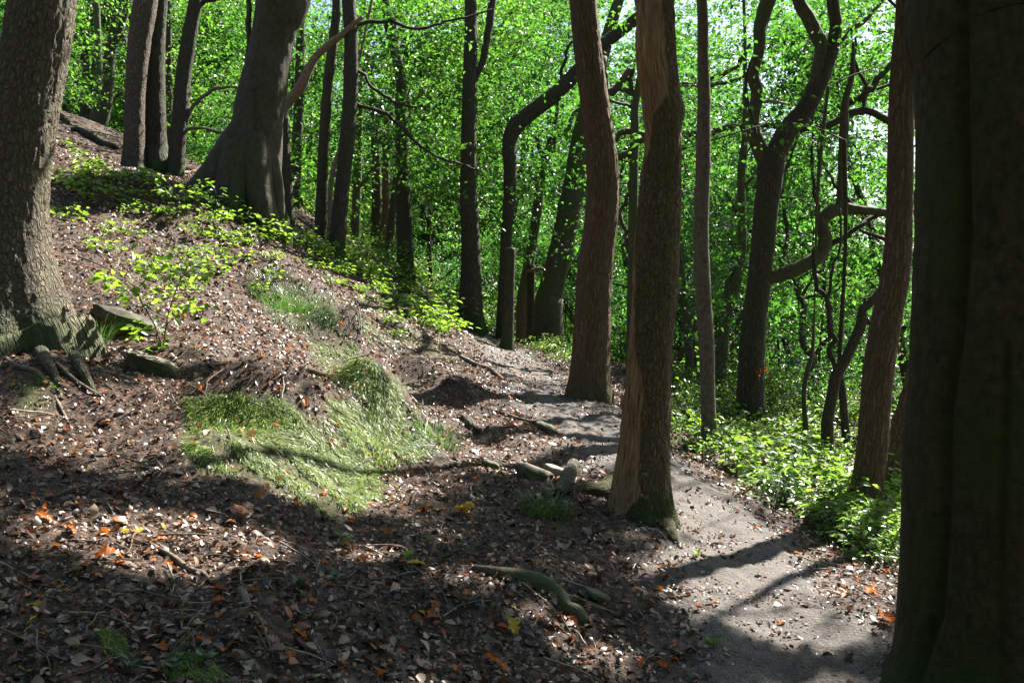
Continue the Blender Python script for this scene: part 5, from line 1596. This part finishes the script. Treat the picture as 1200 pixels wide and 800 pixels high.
TW = []
for i in range(6):
    r = np.random.default_rng(800 + i)
    p = np.array([-.15, 0, .006, .0045]); q = [p]; dv = np.array([1., 0, 0])
    for j in range(7):
        dv = norm(dv + r.normal(0, .22, 3) * np.array([1, 1, .35])); p = p.copy(); p[:3] += dv * .045; p[3] = .0045 * (1 - j / 9); q.append(p)
    V, f, b, *_x = tube(np.array(q), 5, .04)
    TW.append(mesh_np('twig', V, f, M['twig_wood'] if i % 3 else M['pale_wood'], True, {'bark_co': b, 'foot': np.zeros(len(V))}))
def scatter_twigs(poly, n, label, group, s0, s1, seed):
    r = np.random.default_rng(seed); poly = np.array(poly, float); c = 0
    while c < n:
        u = r.uniform(poly[:, 0].min(), poly[:, 0].max()); v = r.uniform(poly[:, 1].min(), poly[:, 1].max())
        if not in_poly(np.array([u]), np.array([v]), poly)[0]: continue
        g = hit1(u, v); z = float(H(g[0:1], g[1:2])[0])
        o = link('twig', TW[int(r.integers(0, 6))], loc=(g[0], g[1], z + .012))
        N = ground_normal(g[0:1], g[1:2])[0]
        z_ = norm(N + r.normal(0, .12, 3)); x = np.array([.7, -.5, -.4]) + r.normal(0, .8, 3); x = norm(x - z_ * (x @ z_)); y = np.cross(z_, x)
        o.rotation_euler = Matrix(((x[0], y[0], z_[0]), (x[1], y[1], z_[1]), (x[2], y[2], z_[2]))).to_euler()
        s_ = r.uniform(s0, s1); o.scale = (s_,) * 3
        tag(o, label, 'twig', group); c += 1
scatter_twigs([(0,570),(250,600),(480,640),(700,680),(760,795),(0,795)], 95, 'dry twig lying on the litter of the lower slope', 'twigs on the lower slope', .5, 1.3, 31)
scatter_twigs([(0,430),(200,410),(480,480),(640,560),(500,600),(200,560),(0,540)], 60, 'dry twig lying on the litter of the middle slope', 'twigs on the middle slope', .7, 1.6, 32)
scatter_twigs([(70,220),(240,280),(520,400),(600,470),(400,430),(90,390)], 40, 'dry twig lying on the upper slope among the seedlings', 'twigs on the upper slope', 1.0, 2.4, 33)
scatter_twigs([(820,560),(1050,670),(1050,740),(900,640)], 26, 'dry twig on the litter bank beside the low shrubs', 'twigs beside the low shrubs', .7, 1.4, 34)

def stone(u, v, wpx, hpx, label, seed, flat=.5, sink=.3, depth=1.0, mat='stone'):
    r = np.random.default_rng(900 + seed)
    g = hit1(u, v); d = g[1]
    a, c = wpx / F * d / 2, hpx / F * d / 2
    n, m = 28, 18
    th, ph = np.meshgrid(np.linspace(0, 2 * np.pi, n, endpoint=False), np.linspace(.05, np.pi - .05, m))
    P = np.stack([np.cos(th) * np.sin(ph), np.sin(th) * np.sin(ph), np.cos(ph)], -1).reshape(-1, 3)
    Q = np.sign(P) * np.abs(P) ** flat
    Q = Q * (1 + .30 * fbm(P * 1.1 + seed * 3.1, 2)[:, None] + .16 * (1 - 2 * np.abs(vnoise(P * 2.3 + seed)))[:, None])
    V = Q * np.array([a, a * depth, c])
    ang = r.uniform(-.4, .4); ca, sa = math.cos(ang), math.sin(ang)
    V[:, :2] = V[:, :2] @ np.array([[ca, sa], [-sa, ca]])
    V[:, 2] += -.35 * V[:, 0]
    k = np.arange(n * m).reshape(m, n); b = np.roll(k, -1, 1)
    f = np.stack([k[:-1].ravel(), k[1:].ravel(), b[1:].ravel(), b[:-1].ravel()], 1)
    o = link('stone', mesh_np('stone', V, [f, k[0][None], k[-1][::-1][None]], M[mat], True), loc=(g[0], g[1], g[2] + c * (1 - 2 * sink)))
    tag(o, label, 'stone')
stone(180, 431, 56, 22, 'flat grey stone slab poking out below the beech sapling', 1, .38, .58, .8)
stone(150, 380, 84, 34, 'dark mossy rock standing in for the shaded hollow under the beech sapling', 2, .6, .72, .6, 'hollow_shade_stone')
stone(626, 558, 38, 15, 'greenish flat stone near the stump of the stripped oak', 3, .4, .35)
stone(650, 558, 22, 16, 'pale buff stone next to the greenish flat one', 4, .4, .35, 1.0, 'buff_stone')
stone(700, 700, 24, 11, 'greyish flat stone uphill of the path by the mossy branch', 5, .6, .4)
stone(280, 770, 14, 9, 'small pale chip of litter at the bottom of the slope', 6, .5, .2)  # scrap of litter, built with the stone shape
stone(640, 506, 24, 13, 'brown stone set in the sunlit ground before the path bend', 7, .6, .3)
stone(575, 548, 20, 12, 'low stone in the litter below the sunlit slope', 8, .6, .3)

print('tris', sum(len(m.loops) - 2 * len(m.polygons) for m in bpy.data.meshes), 'objects', len(bpy.data.objects))
